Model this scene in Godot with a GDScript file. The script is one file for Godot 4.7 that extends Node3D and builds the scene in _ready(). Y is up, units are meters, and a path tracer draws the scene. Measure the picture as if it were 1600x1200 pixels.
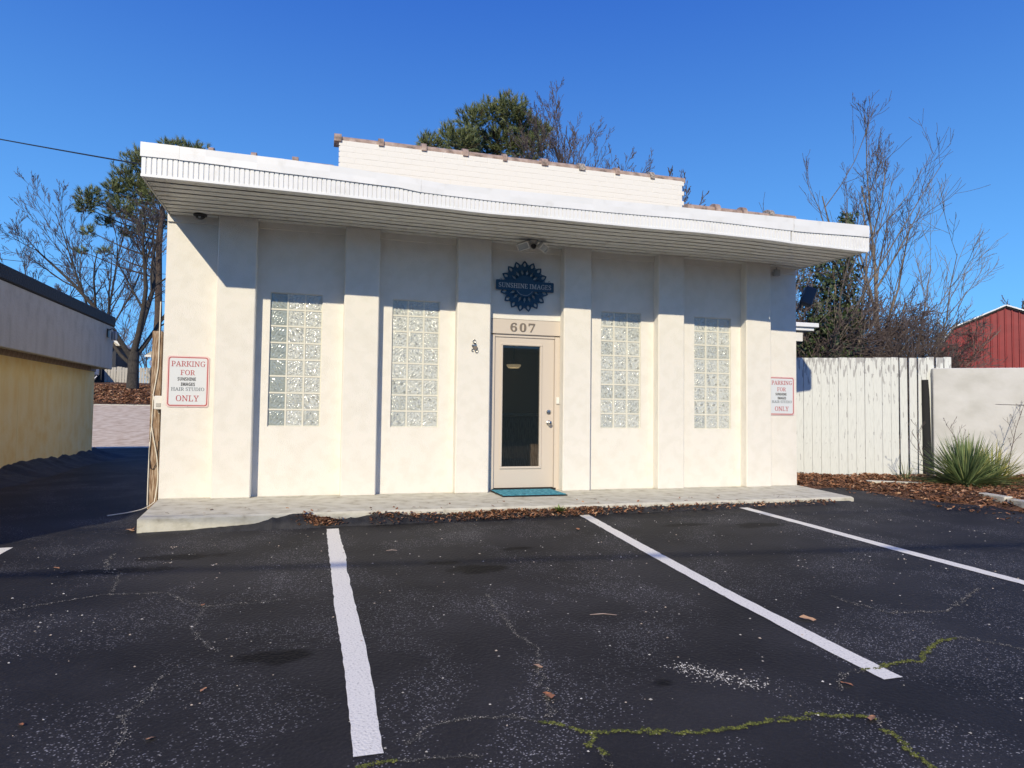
extends Node3D

# ---------------------------------------------------------------- mesh collector
class MB:
	var v := PackedVector3Array()
	var n := PackedVector3Array()
	var uv := PackedVector2Array()
	var uv2 := PackedVector2Array()
	var col := PackedColorArray()
	var tint := Color.WHITE
	var use_uv := false
	var use_uv2 := false
	var use_col := false

	func tri(a: Vector3, b: Vector3, c: Vector3, na: Vector3, nb: Vector3, nc: Vector3, ta := Vector2.ZERO, tb := Vector2.ZERO, tc := Vector2.ZERO) -> void:
		if (b - a).cross(c - a).dot(na + nb + nc) > 0.0:
			v.append(a); v.append(c); v.append(b)
			n.append(na); n.append(nc); n.append(nb)
			uv.append(ta); uv.append(tc); uv.append(tb)
		else:
			v.append(a); v.append(b); v.append(c)
			n.append(na); n.append(nb); n.append(nc)
			uv.append(ta); uv.append(tb); uv.append(tc)
		if use_col:
			col.append(tint); col.append(tint); col.append(tint)

	func flat(a: Vector3, b: Vector3, c: Vector3, outward: Vector3) -> void:
		var m := (b - a).cross(c - a)
		if m.length_squared() < 1e-16:
			return
		m = m.normalized()
		if m.dot(outward) < 0.0:
			m = -m
		tri(a, b, c, m, m, m)

	# corners in order round the face
	func quad(a: Vector3, b: Vector3, c: Vector3, d: Vector3, outward: Vector3, ta := Vector2(0, 0), tb := Vector2(1, 0), tc := Vector2(1, 1), td := Vector2(0, 1)) -> void:
		var m := (c - a).cross(d - b)
		if m.length_squared() < 1e-16:
			return
		m = m.normalized()
		if m.dot(outward) < 0.0:
			m = -m
		tri(a, b, c, m, m, m, ta, tb, tc)
		tri(a, c, d, m, m, m, ta, tc, td)

	func box(lo: Vector3, hi: Vector3, bev := 0.0, xf := Transform3D()) -> void:
		var e := Vector3.ONE * bev
		var cx := (lo + hi) * 0.5
		var hs := (hi - lo) * 0.5
		var inn := hs - e
		for ax in 3:
			for sg in [-1.0, 1.0]:
				var b := (ax + 1) % 3
				var c := (ax + 2) % 3
				var p: Array[Vector3] = []
				for st in [[-1, -1], [1, -1], [1, 1], [-1, 1]]:
					var q := Vector3.ZERO
					q[ax] = hs[ax] * sg
					q[b] = inn[b] * st[0]
					q[c] = inn[c] * st[1]
					p.append(xf * (cx + q))
				var o := Vector3.ZERO
				o[ax] = sg
				quad(p[0], p[1], p[2], p[3], xf.basis * o, Vector2(0, 1), Vector2(1, 1), Vector2(1, 0), Vector2(0, 0))
		if bev <= 0.0:
			return
		for ax in 3:
			var b := (ax + 1) % 3
			var c := (ax + 2) % 3
			for sb in [-1.0, 1.0]:
				for sc in [-1.0, 1.0]:
					var p: Array[Vector3] = []
					for k in 4:
						var q := Vector3.ZERO
						q[ax] = inn[ax] * (-1.0 if k == 0 or k == 3 else 1.0)
						if k < 2:
							q[b] = hs[b] * sb; q[c] = inn[c] * sc
						else:
							q[b] = inn[b] * sb; q[c] = hs[c] * sc
						p.append(xf * (cx + q))
					var o := Vector3.ZERO
					o[b] = sb; o[c] = sc
					quad(p[0], p[1], p[2], p[3], xf.basis * o)
		for sx in [-1.0, 1.0]:
			for sy in [-1.0, 1.0]:
				for sz in [-1.0, 1.0]:
					var s := Vector3(sx, sy, sz)
					flat(xf * (cx + Vector3(hs.x, inn.y, inn.z) * s), xf * (cx + Vector3(inn.x, hs.y, inn.z) * s), xf * (cx + Vector3(inn.x, inn.y, hs.z) * s), xf.basis * s)

	# smooth tube through points with a radius at each
	func tube(pts: Array, rad: Array, sides := 6, caps := true) -> void:
		var side := Vector3.ZERO
		var rings := []
		var norms := []
		var along := 0.0
		var vs := []
		for i in pts.size():
			var d: Vector3 = pts[mini(i + 1, pts.size() - 1)] - pts[maxi(i - 1, 0)]
			if i > 0:
				along += (pts[i] - pts[i - 1]).length()
			vs.append(along)
			d = d.normalized()
			if side == Vector3.ZERO:
				side = d.cross(Vector3(0.31, 0.11, 0.94)).normalized()
			side = (side - d * side.dot(d)).normalized()
			var up := d.cross(side)
			var ring := []
			var nn := []
			for k in sides:
				var a := TAU * k / sides
				var o := side * cos(a) + up * sin(a)
				nn.append(o)
				ring.append(pts[i] + o * rad[i])
			rings.append(ring)
			norms.append(nn)
		for i in pts.size() - 1:
			for k in sides:
				var k2 := (k + 1) % sides
				var u0 := float(k) / sides
				var u1 := float(k + 1) / sides
				tri(rings[i][k], rings[i][k2], rings[i + 1][k2], norms[i][k], norms[i][k2], norms[i + 1][k2], Vector2(u0, vs[i]), Vector2(u1, vs[i]), Vector2(u1, vs[i + 1]))
				tri(rings[i][k], rings[i + 1][k2], rings[i + 1][k], norms[i][k], norms[i + 1][k2], norms[i + 1][k], Vector2(u0, vs[i]), Vector2(u1, vs[i + 1]), Vector2(u0, vs[i + 1]))
		if caps:
			for e in [0, pts.size() - 1]:
				var o: Vector3 = pts[e] - pts[1 if e == 0 else e - 1]
				for k in range(1, sides - 1):
					flat(rings[e][0], rings[e][k], rings[e][k + 1], o)

	# surface of revolution about an axis; profile: [along, radius]
	func lathe(at: Vector3, axis: Vector3, profile: Array, sides := 16) -> void:
		var pts := []
		var rad := []
		for q in profile:
			pts.append(at + axis * q[0])
			rad.append(q[1])
		var s := axis.cross(Vector3(0.31, 0.83, 0.46)).normalized()
		var u := axis.cross(s).normalized()
		for i in pts.size() - 1:
			var slope := Vector2(profile[i + 1][0] - profile[i][0], profile[i + 1][1] - profile[i][1]).normalized()
			for k in sides:
				var a0 := TAU * k / sides
				var a1 := TAU * (k + 1) / sides
				var o0 := s * cos(a0) + u * sin(a0)
				var o1 := s * cos(a1) + u * sin(a1)
				var n0 := (o0 * slope.x - axis * slope.y).normalized()
				var n1 := (o1 * slope.x - axis * slope.y).normalized()
				var A: Vector3 = pts[i] + o0 * rad[i]
				var B: Vector3 = pts[i] + o1 * rad[i]
				var C: Vector3 = pts[i + 1] + o1 * rad[i + 1]
				var D: Vector3 = pts[i + 1] + o0 * rad[i + 1]
				if rad[i] > 1e-6:
					tri(A, B, C, n0, n1, n1)
				if rad[i + 1] > 1e-6:
					tri(A, C, D, n0, n1, n0)

	# flat polygon in xy pushed from z0 to z1
	func prism(poly: PackedVector2Array, z0: float, z1: float, xf := Transform3D()) -> void:
		var ix := Geometry2D.triangulate_polygon(poly)
		for k in range(0, ix.size(), 3):
			for z in [z0, z1]:
				var o: Vector3 = xf.basis * Vector3(0, 0, 1 if z == z1 else -1)
				flat(xf * Vector3(poly[ix[k]].x, poly[ix[k]].y, z), xf * Vector3(poly[ix[k + 1]].x, poly[ix[k + 1]].y, z), xf * Vector3(poly[ix[k + 2]].x, poly[ix[k + 2]].y, z), o)
		var area := 0.0
		for i in poly.size():
			area += poly[i].cross(poly[(i + 1) % poly.size()])
		for i in poly.size():
			var a := poly[i]
			var b := poly[(i + 1) % poly.size()]
			var e := (b - a)
			var o := Vector3(e.y, -e.x, 0) * signf(area)
			quad(xf * Vector3(a.x, a.y, z0), xf * Vector3(b.x, b.y, z0), xf * Vector3(b.x, b.y, z1), xf * Vector3(a.x, a.y, z1), xf.basis * o)

	# ring-shaped plate between two loops of equal length
	func plate_ring(outer: PackedVector2Array, inner: PackedVector2Array, z0: float, z1: float) -> void:
		var m := Vector2.ZERO
		for q in inner:
			m += q / inner.size()
		for i in outer.size():
			var j := (i + 1) % outer.size()
			var a := Vector3(outer[i].x, outer[i].y, 0)
			var b := Vector3(outer[j].x, outer[j].y, 0)
			var c := Vector3(inner[j].x, inner[j].y, 0)
			var d := Vector3(inner[i].x, inner[i].y, 0)
			var f := Vector3(0, 0, z1)
			var k := Vector3(0, 0, z0)
			quad(a + f, b + f, c + f, d + f, Vector3(0, 0, 1))
			quad(a + k, b + k, c + k, d + k, Vector3(0, 0, -1))
			var o := (a + b) * 0.5 - Vector3(m.x, m.y, 0)
			quad(a + k, b + k, b + f, a + f, o)
			quad(d + k, c + k, c + f, d + f, -o)

	func mesh() -> ArrayMesh:
		var arr := []
		arr.resize(Mesh.ARRAY_MAX)
		arr[Mesh.ARRAY_VERTEX] = v
		arr[Mesh.ARRAY_NORMAL] = n
		if use_uv:
			arr[Mesh.ARRAY_TEX_UV] = uv
		if use_uv2:
			arr[Mesh.ARRAY_TEX_UV2] = uv2
		if use_col:
			arr[Mesh.ARRAY_COLOR] = col
		var m := ArrayMesh.new()
		m.add_surface_from_arrays(Mesh.PRIMITIVE_TRIANGLES, arr)
		return m

# ---------------------------------------------------------------- scene helpers
var M := {}
var names := {}
var rng := RandomNumberGenerator.new()

func numbered(called: String) -> String:
	if not names.has(called):
		names[called] = 0
		return called
	names[called] += 1
	return "%s_%03d" % [called, names[called]]

func thing(called: String, label: String, category: String, at := Vector3.ZERO, group := "") -> Node3D:
	var o := Node3D.new()
	o.name = numbered(called)
	add_child(o)
	o.position = at
	tag(o, label, category, group)
	return o

func tag(o: Node, label: String, category: String, group := "") -> void:
	o.set_meta("label", label)
	o.set_meta("category", category)
	if group:
		o.set_meta("group", group)

func put(mesh: Mesh, called: String, mat: Material, parent: Node3D, at := Vector3.ZERO) -> MeshInstance3D:
	var o := MeshInstance3D.new()
	o.mesh = mesh
	o.name = called if parent != self else numbered(called)
	o.material_override = mat
	o.position = at
	parent.add_child(o, true)
	return o

# geometry collected in world coordinates, hung under a parent that stands elsewhere
func part(mb: MB, called: String, mat: Material, parent: Node3D) -> MeshInstance3D:
	var at := Vector3.ZERO
	var p: Node = parent
	while p != self:
		at -= (p as Node3D).position
		p = p.get_parent()
	return put(mb.mesh(), called, mat, parent, at)

func struct(mb: MB, called: String, mat: Material) -> MeshInstance3D:
	var o := put(mb.mesh(), called, mat, self)
	o.set_meta("kind", "structure")
	return o

func boxpart(lo: Vector3, hi: Vector3, bev: float, called: String, mat: Material, parent: Node3D) -> MeshInstance3D:
	var mb := MB.new()
	mb.box(lo, hi, bev)
	return part(mb, called, mat, parent)

func lin(r: float, g: float, b: float, a := 1.0) -> Color:
	return Color(r, g, b, a).linear_to_srgb()

func mat(c: Color, rough := 0.8, metal := 0.0) -> StandardMaterial3D:
	var m := StandardMaterial3D.new()
	m.albedo_color = c
	m.roughness = rough
	m.metallic = metal
	return m

func noise(freq: float, sd: int, octaves := 4, kind := FastNoiseLite.TYPE_SIMPLEX_SMOOTH) -> FastNoiseLite:
	var f := FastNoiseLite.new()
	f.noise_type = kind
	f.seed = sd
	f.frequency = freq
	f.fractal_octaves = octaves
	return f

func noise_tex(size: int, freq: float, sd: int, stops: Array, octaves := 4, kind := FastNoiseLite.TYPE_SIMPLEX_SMOOTH) -> NoiseTexture2D:
	var t := NoiseTexture2D.new()
	t.width = size
	t.height = size
	t.seamless = true
	t.noise = noise(freq, sd, octaves, kind)
	var g := Gradient.new()
	g.offsets = PackedFloat32Array(stops.map(func(s): return s[0]))
	g.colors = PackedColorArray(stops.map(func(s): return s[1]))
	t.color_ramp = g
	return t

func relief(m: StandardMaterial3D, size: int, freq: float, sd: int, cm: float, octaves := 4) -> void:
	m.heightmap_enabled = true
	m.heightmap_texture = noise_tex(size, freq, sd, [[0.0, Color.BLACK], [1.0, Color.WHITE]], octaves)
	m.heightmap_scale = cm

func tri_map(m: StandardMaterial3D, metres: float, world := true) -> void:
	m.uv1_triplanar = true
	m.uv1_world_triplanar = world
	m.uv1_scale = Vector3.ONE / metres

func lerp_table(t: Array, x: float) -> float:
	if x <= t[0][0]:
		return t[0][1]
	for i in t.size() - 1:
		if x <= t[i + 1][0]:
			var k: float = (x - t[i][0]) / (t[i + 1][0] - t[i][0])
			k = k * k * (3.0 - 2.0 * k)
			return lerpf(t[i][1], t[i + 1][1], k)
	return t[-1][1]

func ground_y(x: float, z: float) -> float:
	var b := -0.143 + 0.0102 * (clampf(x, -6.0, 12.0) + 1.04)
	if z > 1.45:
		b -= 0.035 * (minf(z, 18.0) - 1.45)
	var rise := [[-70.0, 3.3], [-47.0, 3.05], [-37.0, 2.3], [-29.5, 1.38], [-15.0, 0.03], [-9.5, 0.0]]
	for i in 5:
		if z < rise[i + 1][0]:
			return b + lerpf(rise[i][1], rise[i + 1][1], clampf((z - rise[i][0]) / (rise[i + 1][0] - rise[i][0]), 0.0, 1.0))
	return b

func text(called: String, s: String, serif: bool, weight: int, width: float, height: float, centre: Vector3, m: Material, parent: Node3D, depth := 0.002) -> void:
	var t := TextMesh.new()
	var f := SystemFont.new()
	f.font_names = PackedStringArray(["Droid Serif" if serif else "Droid Sans"])
	f.font_weight = weight
	t.font = f
	t.text = s
	t.font_size = 64
	t.pixel_size = 0.01
	t.depth = 0.1
	var ab := t.get_aabb()
	var o := MeshInstance3D.new()
	o.mesh = t
	o.name = called
	o.material_override = m
	var k := Vector3(width / ab.size.x, height / ab.size.y, depth / 0.1)
	o.scale = k
	var at := centre - ab.get_center() * k
	var p: Node = parent
	while p != self:
		at -= (p as Node3D).position
		p = p.get_parent()
	o.position = at
	parent.add_child(o, true)

# ---------------------------------------------------------------- main
func _ready() -> void:
	rng.seed = 607
	# camera
	var cam := Camera3D.new()
	cam.name = "camera"
	cam.position = Vector3(0.5047, 1.0262, 8.7099)
	cam.rotation = Vector3(0.0429315, -0.2855208, 0.0122103)
	cam.fov = 58.756
	cam.near = 0.05
	cam.far = 2000.0
	add_child(cam)
	# sky and exposure
	var we := WorldEnvironment.new()
	we.name = "world"
	var env := Environment.new()
	env.background_mode = Environment.BG_SKY
	var sky := Sky.new()
	var sm := ProceduralSkyMaterial.new()
	sm.sky_top_color = lin(0.006, 0.066, 0.50)
	sm.sky_horizon_color = lin(0.26, 0.78, 1.42)
	sm.sky_curve = 0.23
	sm.ground_bottom_color = lin(0.10, 0.09, 0.08)
	sm.ground_horizon_color = lin(0.25, 0.26, 0.28)
	sm.sun_angle_max = 1.0
	sky.sky_material = sm
	env.sky = sky
	env.tonemap_mode = Environment.TONE_MAPPER_LINEAR
	env.tonemap_exposure = 1.0
	env.sdfgi_enabled = true
	env.ssao_enabled = true
	env.ssil_enabled = true
	we.environment = env
	add_child(we)
	# sun
	var sun := DirectionalLight3D.new()
	sun.name = "sun"
	sun.light_energy = 1.4
	sun.light_color = lin(1.0, 0.885, 0.665)
	sun.light_angular_distance = 0.53
	sun.shadow_enabled = true
	add_child(sun)
	sun.look_at_from_position(Vector3.ZERO, Vector3(0.50, -0.63, -1.0))
	make_materials()
	setting()
	storefront()
	neighbour()
	right_side()
	lot_details()
	fittings()
	background()

func make_materials() -> void:
	# painted stucco
	var m := mat(lin(0.77, 0.745, 0.69), 0.75)
	m.albedo_texture = noise_tex(1024, 0.006, 11, [[0.0, Color(0.972, 0.968, 0.96)], [0.45, Color(0.99, 0.988, 0.985)], [0.6, Color(1, 1, 1)], [1.0, Color(1, 0.996, 0.99)]], 6)
	relief(m, 1024, 0.11, 12, 0.30, 5)
	tri_map(m, 1.6)
	M.stucco = m
	m = mat(lin(0.77, 0.755, 0.715), 0.7)
	relief(m, 512, 0.06, 13, 0.15, 4)
	tri_map(m, 0.5)
	M.brick = m
	m = mat(lin(0.755, 0.74, 0.70), 0.85)
	relief(m, 512, 0.06, 14, 0.2, 4)
	tri_map(m, 0.5)
	M.joint = m
	# terracotta coping
	m = mat(Color(1, 1, 1), 0.75)
	m.albedo_texture = noise_tex(512, 0.012, 15, [[0.0, lin(0.13, 0.105, 0.09)], [0.4, lin(0.34, 0.25, 0.21)], [0.7, lin(0.43, 0.33, 0.285)], [1.0, lin(0.56, 0.48, 0.43)]], 5)
	relief(m, 512, 0.04, 16, 0.4, 4)
	tri_map(m, 0.9)
	M.tile = m
	m = mat(Color(1, 1, 1), 0.9)
	m.albedo_texture = noise_tex(256, 0.03, 17, [[0.0, lin(0.12, 0.11, 0.10)], [0.5, lin(0.35, 0.31, 0.28)], [1.0, lin(0.62, 0.56, 0.5)]], 4)
	relief(m, 256, 0.06, 18, 0.8, 3)
	tri_map(m, 0.3)
	M.tile_joint = m
	# white metal of the canopy
	m = mat(lin(0.80, 0.81, 0.82), 0.38)
	m.albedo_texture = noise_tex(1024, 0.008, 19, [[0.0, Color(0.94, 0.935, 0.925)], [0.3, Color(0.985, 0.985, 0.985)], [1.0, Color(1, 1, 1)]], 6)
	tri_map(m, 2.2)
	M.white_metal = m
	m = mat(lin(0.76, 0.76, 0.73), 0.45)
	m.albedo_texture = noise_tex(1024, 0.01, 20, [[0.0, Color(0.86, 0.83, 0.78)], [0.3, Color(0.96, 0.955, 0.94)], [1.0, Color(1, 1, 1)]], 6)
	tri_map(m, 1.8)
	M.soffit = m
	M.dark_gap = mat(lin(0.06, 0.06, 0.055), 0.9)
	# beige door paint
	m = mat(lin(0.60, 0.53, 0.46), 0.45)
	relief(m, 512, 0.08, 21, 0.03, 3)
	tri_map(m, 0.6)
	M.beige = m
	m = mat(lin(0.02, 0.03, 0.035, 0.12), 0.02)
	m.transparency = BaseMaterial3D.TRANSPARENCY_ALPHA
	m.albedo_color.a = 0.30
	M.pane = m
	M.steel = mat(lin(0.62, 0.60, 0.56), 0.28, 1.0)
	M.digit = mat(lin(0.23, 0.19, 0.155), 0.5, 0.3)
	M.interior = mat(lin(0.32, 0.31, 0.29), 0.9)
	# glass blocks
	for k in 3:
		m = mat([lin(0.56, 0.58, 0.55), lin(0.49, 0.515, 0.49), lin(0.32, 0.36, 0.35)][k], 0.10)
		m.clearcoat_enabled = true
		m.clearcoat = 1.0
		m.clearcoat_roughness = 0.03
		M["glass%d" % k] = m
	m = mat(lin(0.70, 0.68, 0.60), 0.85)
	relief(m, 256, 0.08, 22, 0.1, 3)
	tri_map(m, 0.25)
	M.mortar = m
	M.navy = mat(lin(0.012, 0.055, 0.105), 0.45, 0.2)
	M.sign_face = mat(lin(0.66, 0.69, 0.72), 0.4)
	M.sign_pink = mat(lin(0.72, 0.55, 0.54), 0.45)
	M.sign_red = mat(lin(0.42, 0.045, 0.055), 0.45)
	M.sign_black = mat(lin(0.02, 0.02, 0.022), 0.5)
	M.sign_slate = mat(lin(0.10, 0.13, 0.16), 0.5)
	M.cut_letter = mat(lin(0.60, 0.58, 0.54), 0.8)
	M.black_plastic = mat(lin(0.015, 0.015, 0.017), 0.45)
	M.grey_plastic = mat(lin(0.42, 0.41, 0.39), 0.5)
	M.lens = mat(lin(0.35, 0.38, 0.4), 0.06)
	M.white_plastic = mat(lin(0.72, 0.71, 0.68), 0.5)
	# concrete slab
	m = mat(lin(1, 1, 1), 0.85)
	m.albedo_texture = noise_tex(1024, 0.009, 23, [[0.0, lin(0.26, 0.22, 0.17)], [0.22, lin(0.46, 0.44, 0.36)], [0.5, lin(0.55, 0.53, 0.45)], [1.0, lin(0.62, 0.61, 0.53)]], 6)
	relief(m, 1024, 0.05, 24, 0.3, 5)
	tri_map(m, 2.0)
	M.slab = m
	m = mat(lin(1, 1, 1), 0.8)
	m.albedo_texture = noise_tex(512, 0.012, 25, [[0.0, lin(0.012, 0.012, 0.013)], [0.5, lin(0.026, 0.026, 0.028)], [1.0, lin(0.05, 0.05, 0.052)]], 5)
	relief(m, 512, 0.12, 26, 0.5, 4)
	tri_map(m, 0.8)
	M.tar = m
	# doormat
	m = mat(lin(1, 1, 1), 1.0)
	m.albedo_texture = noise_tex(512, 0.02, 27, [[0.0, lin(0.02, 0.12, 0.17)], [0.45, lin(0.05, 0.29, 0.39)], [0.75, lin(0.09, 0.40, 0.50)], [1.0, lin(0.30, 0.52, 0.55)]], 6)
	relief(m, 512, 0.25, 28, 0.6, 2)
	tri_map(m, 0.7)
	M.mat = m
	# leaf litter and earth
	m = mat(Color(1, 1, 1), 0.9)
	m.vertex_color_use_as_albedo = true
	m.backlight_enabled = true
	m.backlight = Color(0.25, 0.25, 0.25)
	M.leaf = m
	m = mat(lin(1, 1, 1), 1.0)
	m.albedo_texture = noise_tex(1024, 0.03, 29, [[0.0, lin(0.03, 0.016, 0.01)], [0.45, lin(0.11, 0.05, 0.026)], [0.7, lin(0.20, 0.095, 0.05)], [1.0, lin(0.30, 0.18, 0.11)]], 5)
	relief(m, 1024, 0.06, 30, 3.0, 4)
	tri_map(m, 1.5)
	M.mulch = m
	m = mat(lin(1, 1, 1), 1.0)
	m.albedo_texture = noise_tex(1024, 0.008, 31, [[0.0, lin(0.40, 0.30, 0.20)], [0.4, lin(0.58, 0.46, 0.33)], [0.65, lin(0.66, 0.55, 0.41)], [1.0, lin(0.72, 0.63, 0.50)]], 6)
	tri_map(m, 4.0)
	M.dirt = m
	m = mat(lin(1, 1, 1), 1.0)
	m.albedo_texture = noise_tex(1024, 0.01, 33, [[0.0, lin(0.05, 0.035, 0.02)], [0.5, lin(0.14, 0.10, 0.06)], [1.0, lin(0.24, 0.19, 0.11)]], 6)
	tri_map(m, 14.0)
	M.earth = m
	# wood
	m = mat(lin(1, 1, 1), 0.85)
	m.albedo_texture = noise_tex(512, 0.02, 34, [[0.0, lin(0.10, 0.055, 0.03)], [0.45, lin(0.30, 0.20, 0.13)], [0.7, lin(0.46, 0.36, 0.27)], [1.0, lin(0.66, 0.58, 0.48)]], 5)
	relief(m, 512, 0.05, 35, 0.5, 4)
	m.uv1_triplanar = true
	m.uv1_scale = Vector3(5.0, 0.45, 5.0)
	M.old_wood = m
	M.cable_white = mat(lin(0.74, 0.70, 0.62), 0.5)
	M.cable_black = mat(lin(0.012, 0.012, 0.013), 0.6)
	# neighbour
	m = mat(lin(1, 1, 1), 0.85)
	m.albedo_texture = wall_drip_tex(36, [lin(0.91, 0.66, 0.27), lin(0.88, 0.58, 0.20), lin(0.92, 0.71, 0.34)])
	relief(m, 512, 0.06, 37, 0.25, 4)
	tri_map(m, 3.0)
	M.ochre = m
	m = mat(lin(1, 1, 1), 0.9)
	m.albedo_texture = wall_drip_tex(38, [lin(0.50, 0.455, 0.37), lin(0.43, 0.39, 0.315), lin(0.53, 0.49, 0.41)])
	relief(m, 512, 0.08, 39, 0.5, 5)
	tri_map(m, 2.4)
	M.grey_render = m
	M.roof_black = mat(lin(0.014, 0.014, 0.016), 0.75)
	relief(M.roof_black, 256, 0.05, 40, 0.8, 3)
	tri_map(M.roof_black, 0.8)
	# fence, walls
	m = mat(lin(1, 1, 1), 0.8)
	m.albedo_texture = peel_tex(41)
	m.texture_repeat = true
	M.fence = m
	m = mat(lin(1, 1, 1), 0.85)
	m.albedo_texture = noise_tex(1024, 0.006, 42, [[0.0, lin(0.44, 0.44, 0.42)], [0.45, lin(0.53, 0.53, 0.51)], [0.6, lin(0.57, 0.57, 0.56)], [1.0, lin(0.62, 0.62, 0.61)]], 6)
	relief(m, 512, 0.05, 43, 0.3, 5)
	tri_map(m, 3.2)
	M.block_wall = m
	M.char = mat(lin(0.02, 0.02, 0.021), 0.9)
	relief(M.char, 256, 0.08, 44, 1.2, 4)
	tri_map(M.char, 0.3)
	m = mat(lin(0.30, 0.036, 0.034), 0.45)
	m.albedo_texture = noise_tex(512, 0.01, 45, [[0.0, Color(0.85, 0.85, 0.85)], [1.0, Color(1, 1, 1)]], 4)
	tri_map(m, 3.0)
	M.barn_red = m
	m = mat(Color(1, 1, 1), 0.55)
	m.vertex_color_use_as_albedo = true
	m.backlight_enabled = true
	m.backlight = Color(0.3, 0.3, 0.3)
	M.blade = m
	# bark
	for q in [["bark_grey", 46, [0.026, 0.023, 0.021], [0.105, 0.092, 0.08]], ["bark_pale", 47, [0.11, 0.088, 0.07], [0.30, 0.255, 0.21]], ["bark_pine", 48, [0.045, 0.035, 0.03], [0.14, 0.105, 0.085]]]:
		m = mat(lin(1, 1, 1), 0.95)
		m.albedo_texture = noise_tex(256, 0.03, q[1], [[0.0, lin(q[2][0], q[2][1], q[2][2])], [1.0, lin(q[3][0], q[3][1], q[3][2])]], 4)
		m.uv1_triplanar = true
		m.uv1_scale = Vector3(2.2, 0.5, 2.2)
		relief(m, 256, 0.05, q[1] + 20, 3.0, 4)
		M[q[0]] = m
	M.twig = mat(lin(0.115, 0.088, 0.082), 0.95)
	M.twig_red = mat(lin(0.135, 0.108, 0.108), 0.95)
	M.twig_pale = mat(lin(0.26, 0.22, 0.18), 0.9)

# colour in soft vertical streaks: run-off stains on a rendered wall
func wall_drip_tex(sd: int, c: Array) -> ImageTexture:
	var s := 512
	var im := Image.create(s, s, false, Image.FORMAT_RGB8)
	var a := noise(1.0, sd, 5)
	for y in s:
		for x in s:
			var t := TAU * x / s
			var w := TAU * y / s
			var f := 0.4 * a.get_noise_3d(cos(t) * 2.2, sin(t) * 2.6, sin(w) * 0.6)
			var g := a.get_noise_3d(cos(t) * 1.2 + 9.0, sin(t) * 1.2, sin(w + 1.0) * 1.2)
			var k := f * 0.9 + g
			im.set_pixel(x, y, c[0].lerp(c[1], clampf(k * 1.6, 0, 1)).lerp(c[2], clampf(-k * 1.6, 0, 1)))
	return ImageTexture.create_from_image(im)

# white paint flaking off grey boards, thickest losses at the heads and feet of the boards
func peel_tex(sd: int) -> ImageTexture:
	var w := 512
	var h := 512
	var im := Image.create(w, h, false, Image.FORMAT_RGB8)
	var a := noise(0.016, sd, 5)
	var b := noise(0.05, sd + 1, 3)
	for y in h:
		var v := float(y) / h
		for x in w:
			var n1 := a.get_noise_2d(x * 1.1, y * 0.7)
			var n2 := b.get_noise_2d(x, y * 0.35)
			var paint := lin(0.66, 0.68, 0.66).lerp(lin(0.58, 0.60, 0.58), clampf(n2 * 1.5, 0, 1))
			var loss := n1 * (0.55 + 0.6 * exp(-v * 9.0)) + 0.36 * exp(-v * 15.0) + 0.20 * exp(-(1.0 - v) * 26.0)
			var c := paint
			if loss > 0.28:
				c = lin(0.43, 0.435, 0.435).lerp(lin(0.32, 0.32, 0.315), clampf(n2 * 2.0 + 0.3, 0, 1))
			im.set_pixel(x, y, c)
	return ImageTexture.create_from_image(im)

# ---------------------------------------------------------------- ground, lot, slab
func sheet(xs: Array, zs: Array, lift: float, keep: Callable, uvs: float, macro: Rect2) -> MB:
	var mb := MB.new()
	mb.use_uv = true
	mb.use_uv2 = macro.size.x > 0.0
	for i in xs.size() - 1:
		for j in zs.size() - 1:
			var cx: float = (xs[i] + xs[i + 1]) * 0.5
			var cz: float = (zs[j] + zs[j + 1]) * 0.5
			if not keep.call(cx, cz):
				continue
			var p := []
			for q in [[i, j], [i + 1, j], [i + 1, j + 1], [i, j + 1]]:
				var x: float = xs[q[0]]
				var z: float = zs[q[1]]
				p.append(Vector3(x, ground_y(x, z) + lift, z))
			for t in [[0, 1, 2], [0, 2, 3]]:
				var a: Vector3 = p[t[0]]
				var b: Vector3 = p[t[1]]
				var c: Vector3 = p[t[2]]
				mb.tri(a, b, c, ground_n(a), ground_n(b), ground_n(c), Vector2(a.x, a.z) / uvs, Vector2(b.x, b.z) / uvs, Vector2(c.x, c.z) / uvs)
	if mb.use_uv2:
		for q in mb.v:
			mb.uv2.append(Vector2((q.x - macro.position.x) / macro.size.x, (q.z - macro.position.y) / macro.size.y))
	return mb

func ground_n(p: Vector3) -> Vector3:
	var e := 0.15
	return Vector3(ground_y(p.x - e, p.z) - ground_y(p.x + e, p.z), 2 * e, ground_y(p.x, p.z - e) - ground_y(p.x, p.z + e)).normalized()

func steps(a: float, b: float, d: float) -> Array:
	var out := []
	var k := int(round((b - a) / d))
	for i in k + 1:
		out.append(a + (b - a) * i / k)
	return out

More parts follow.
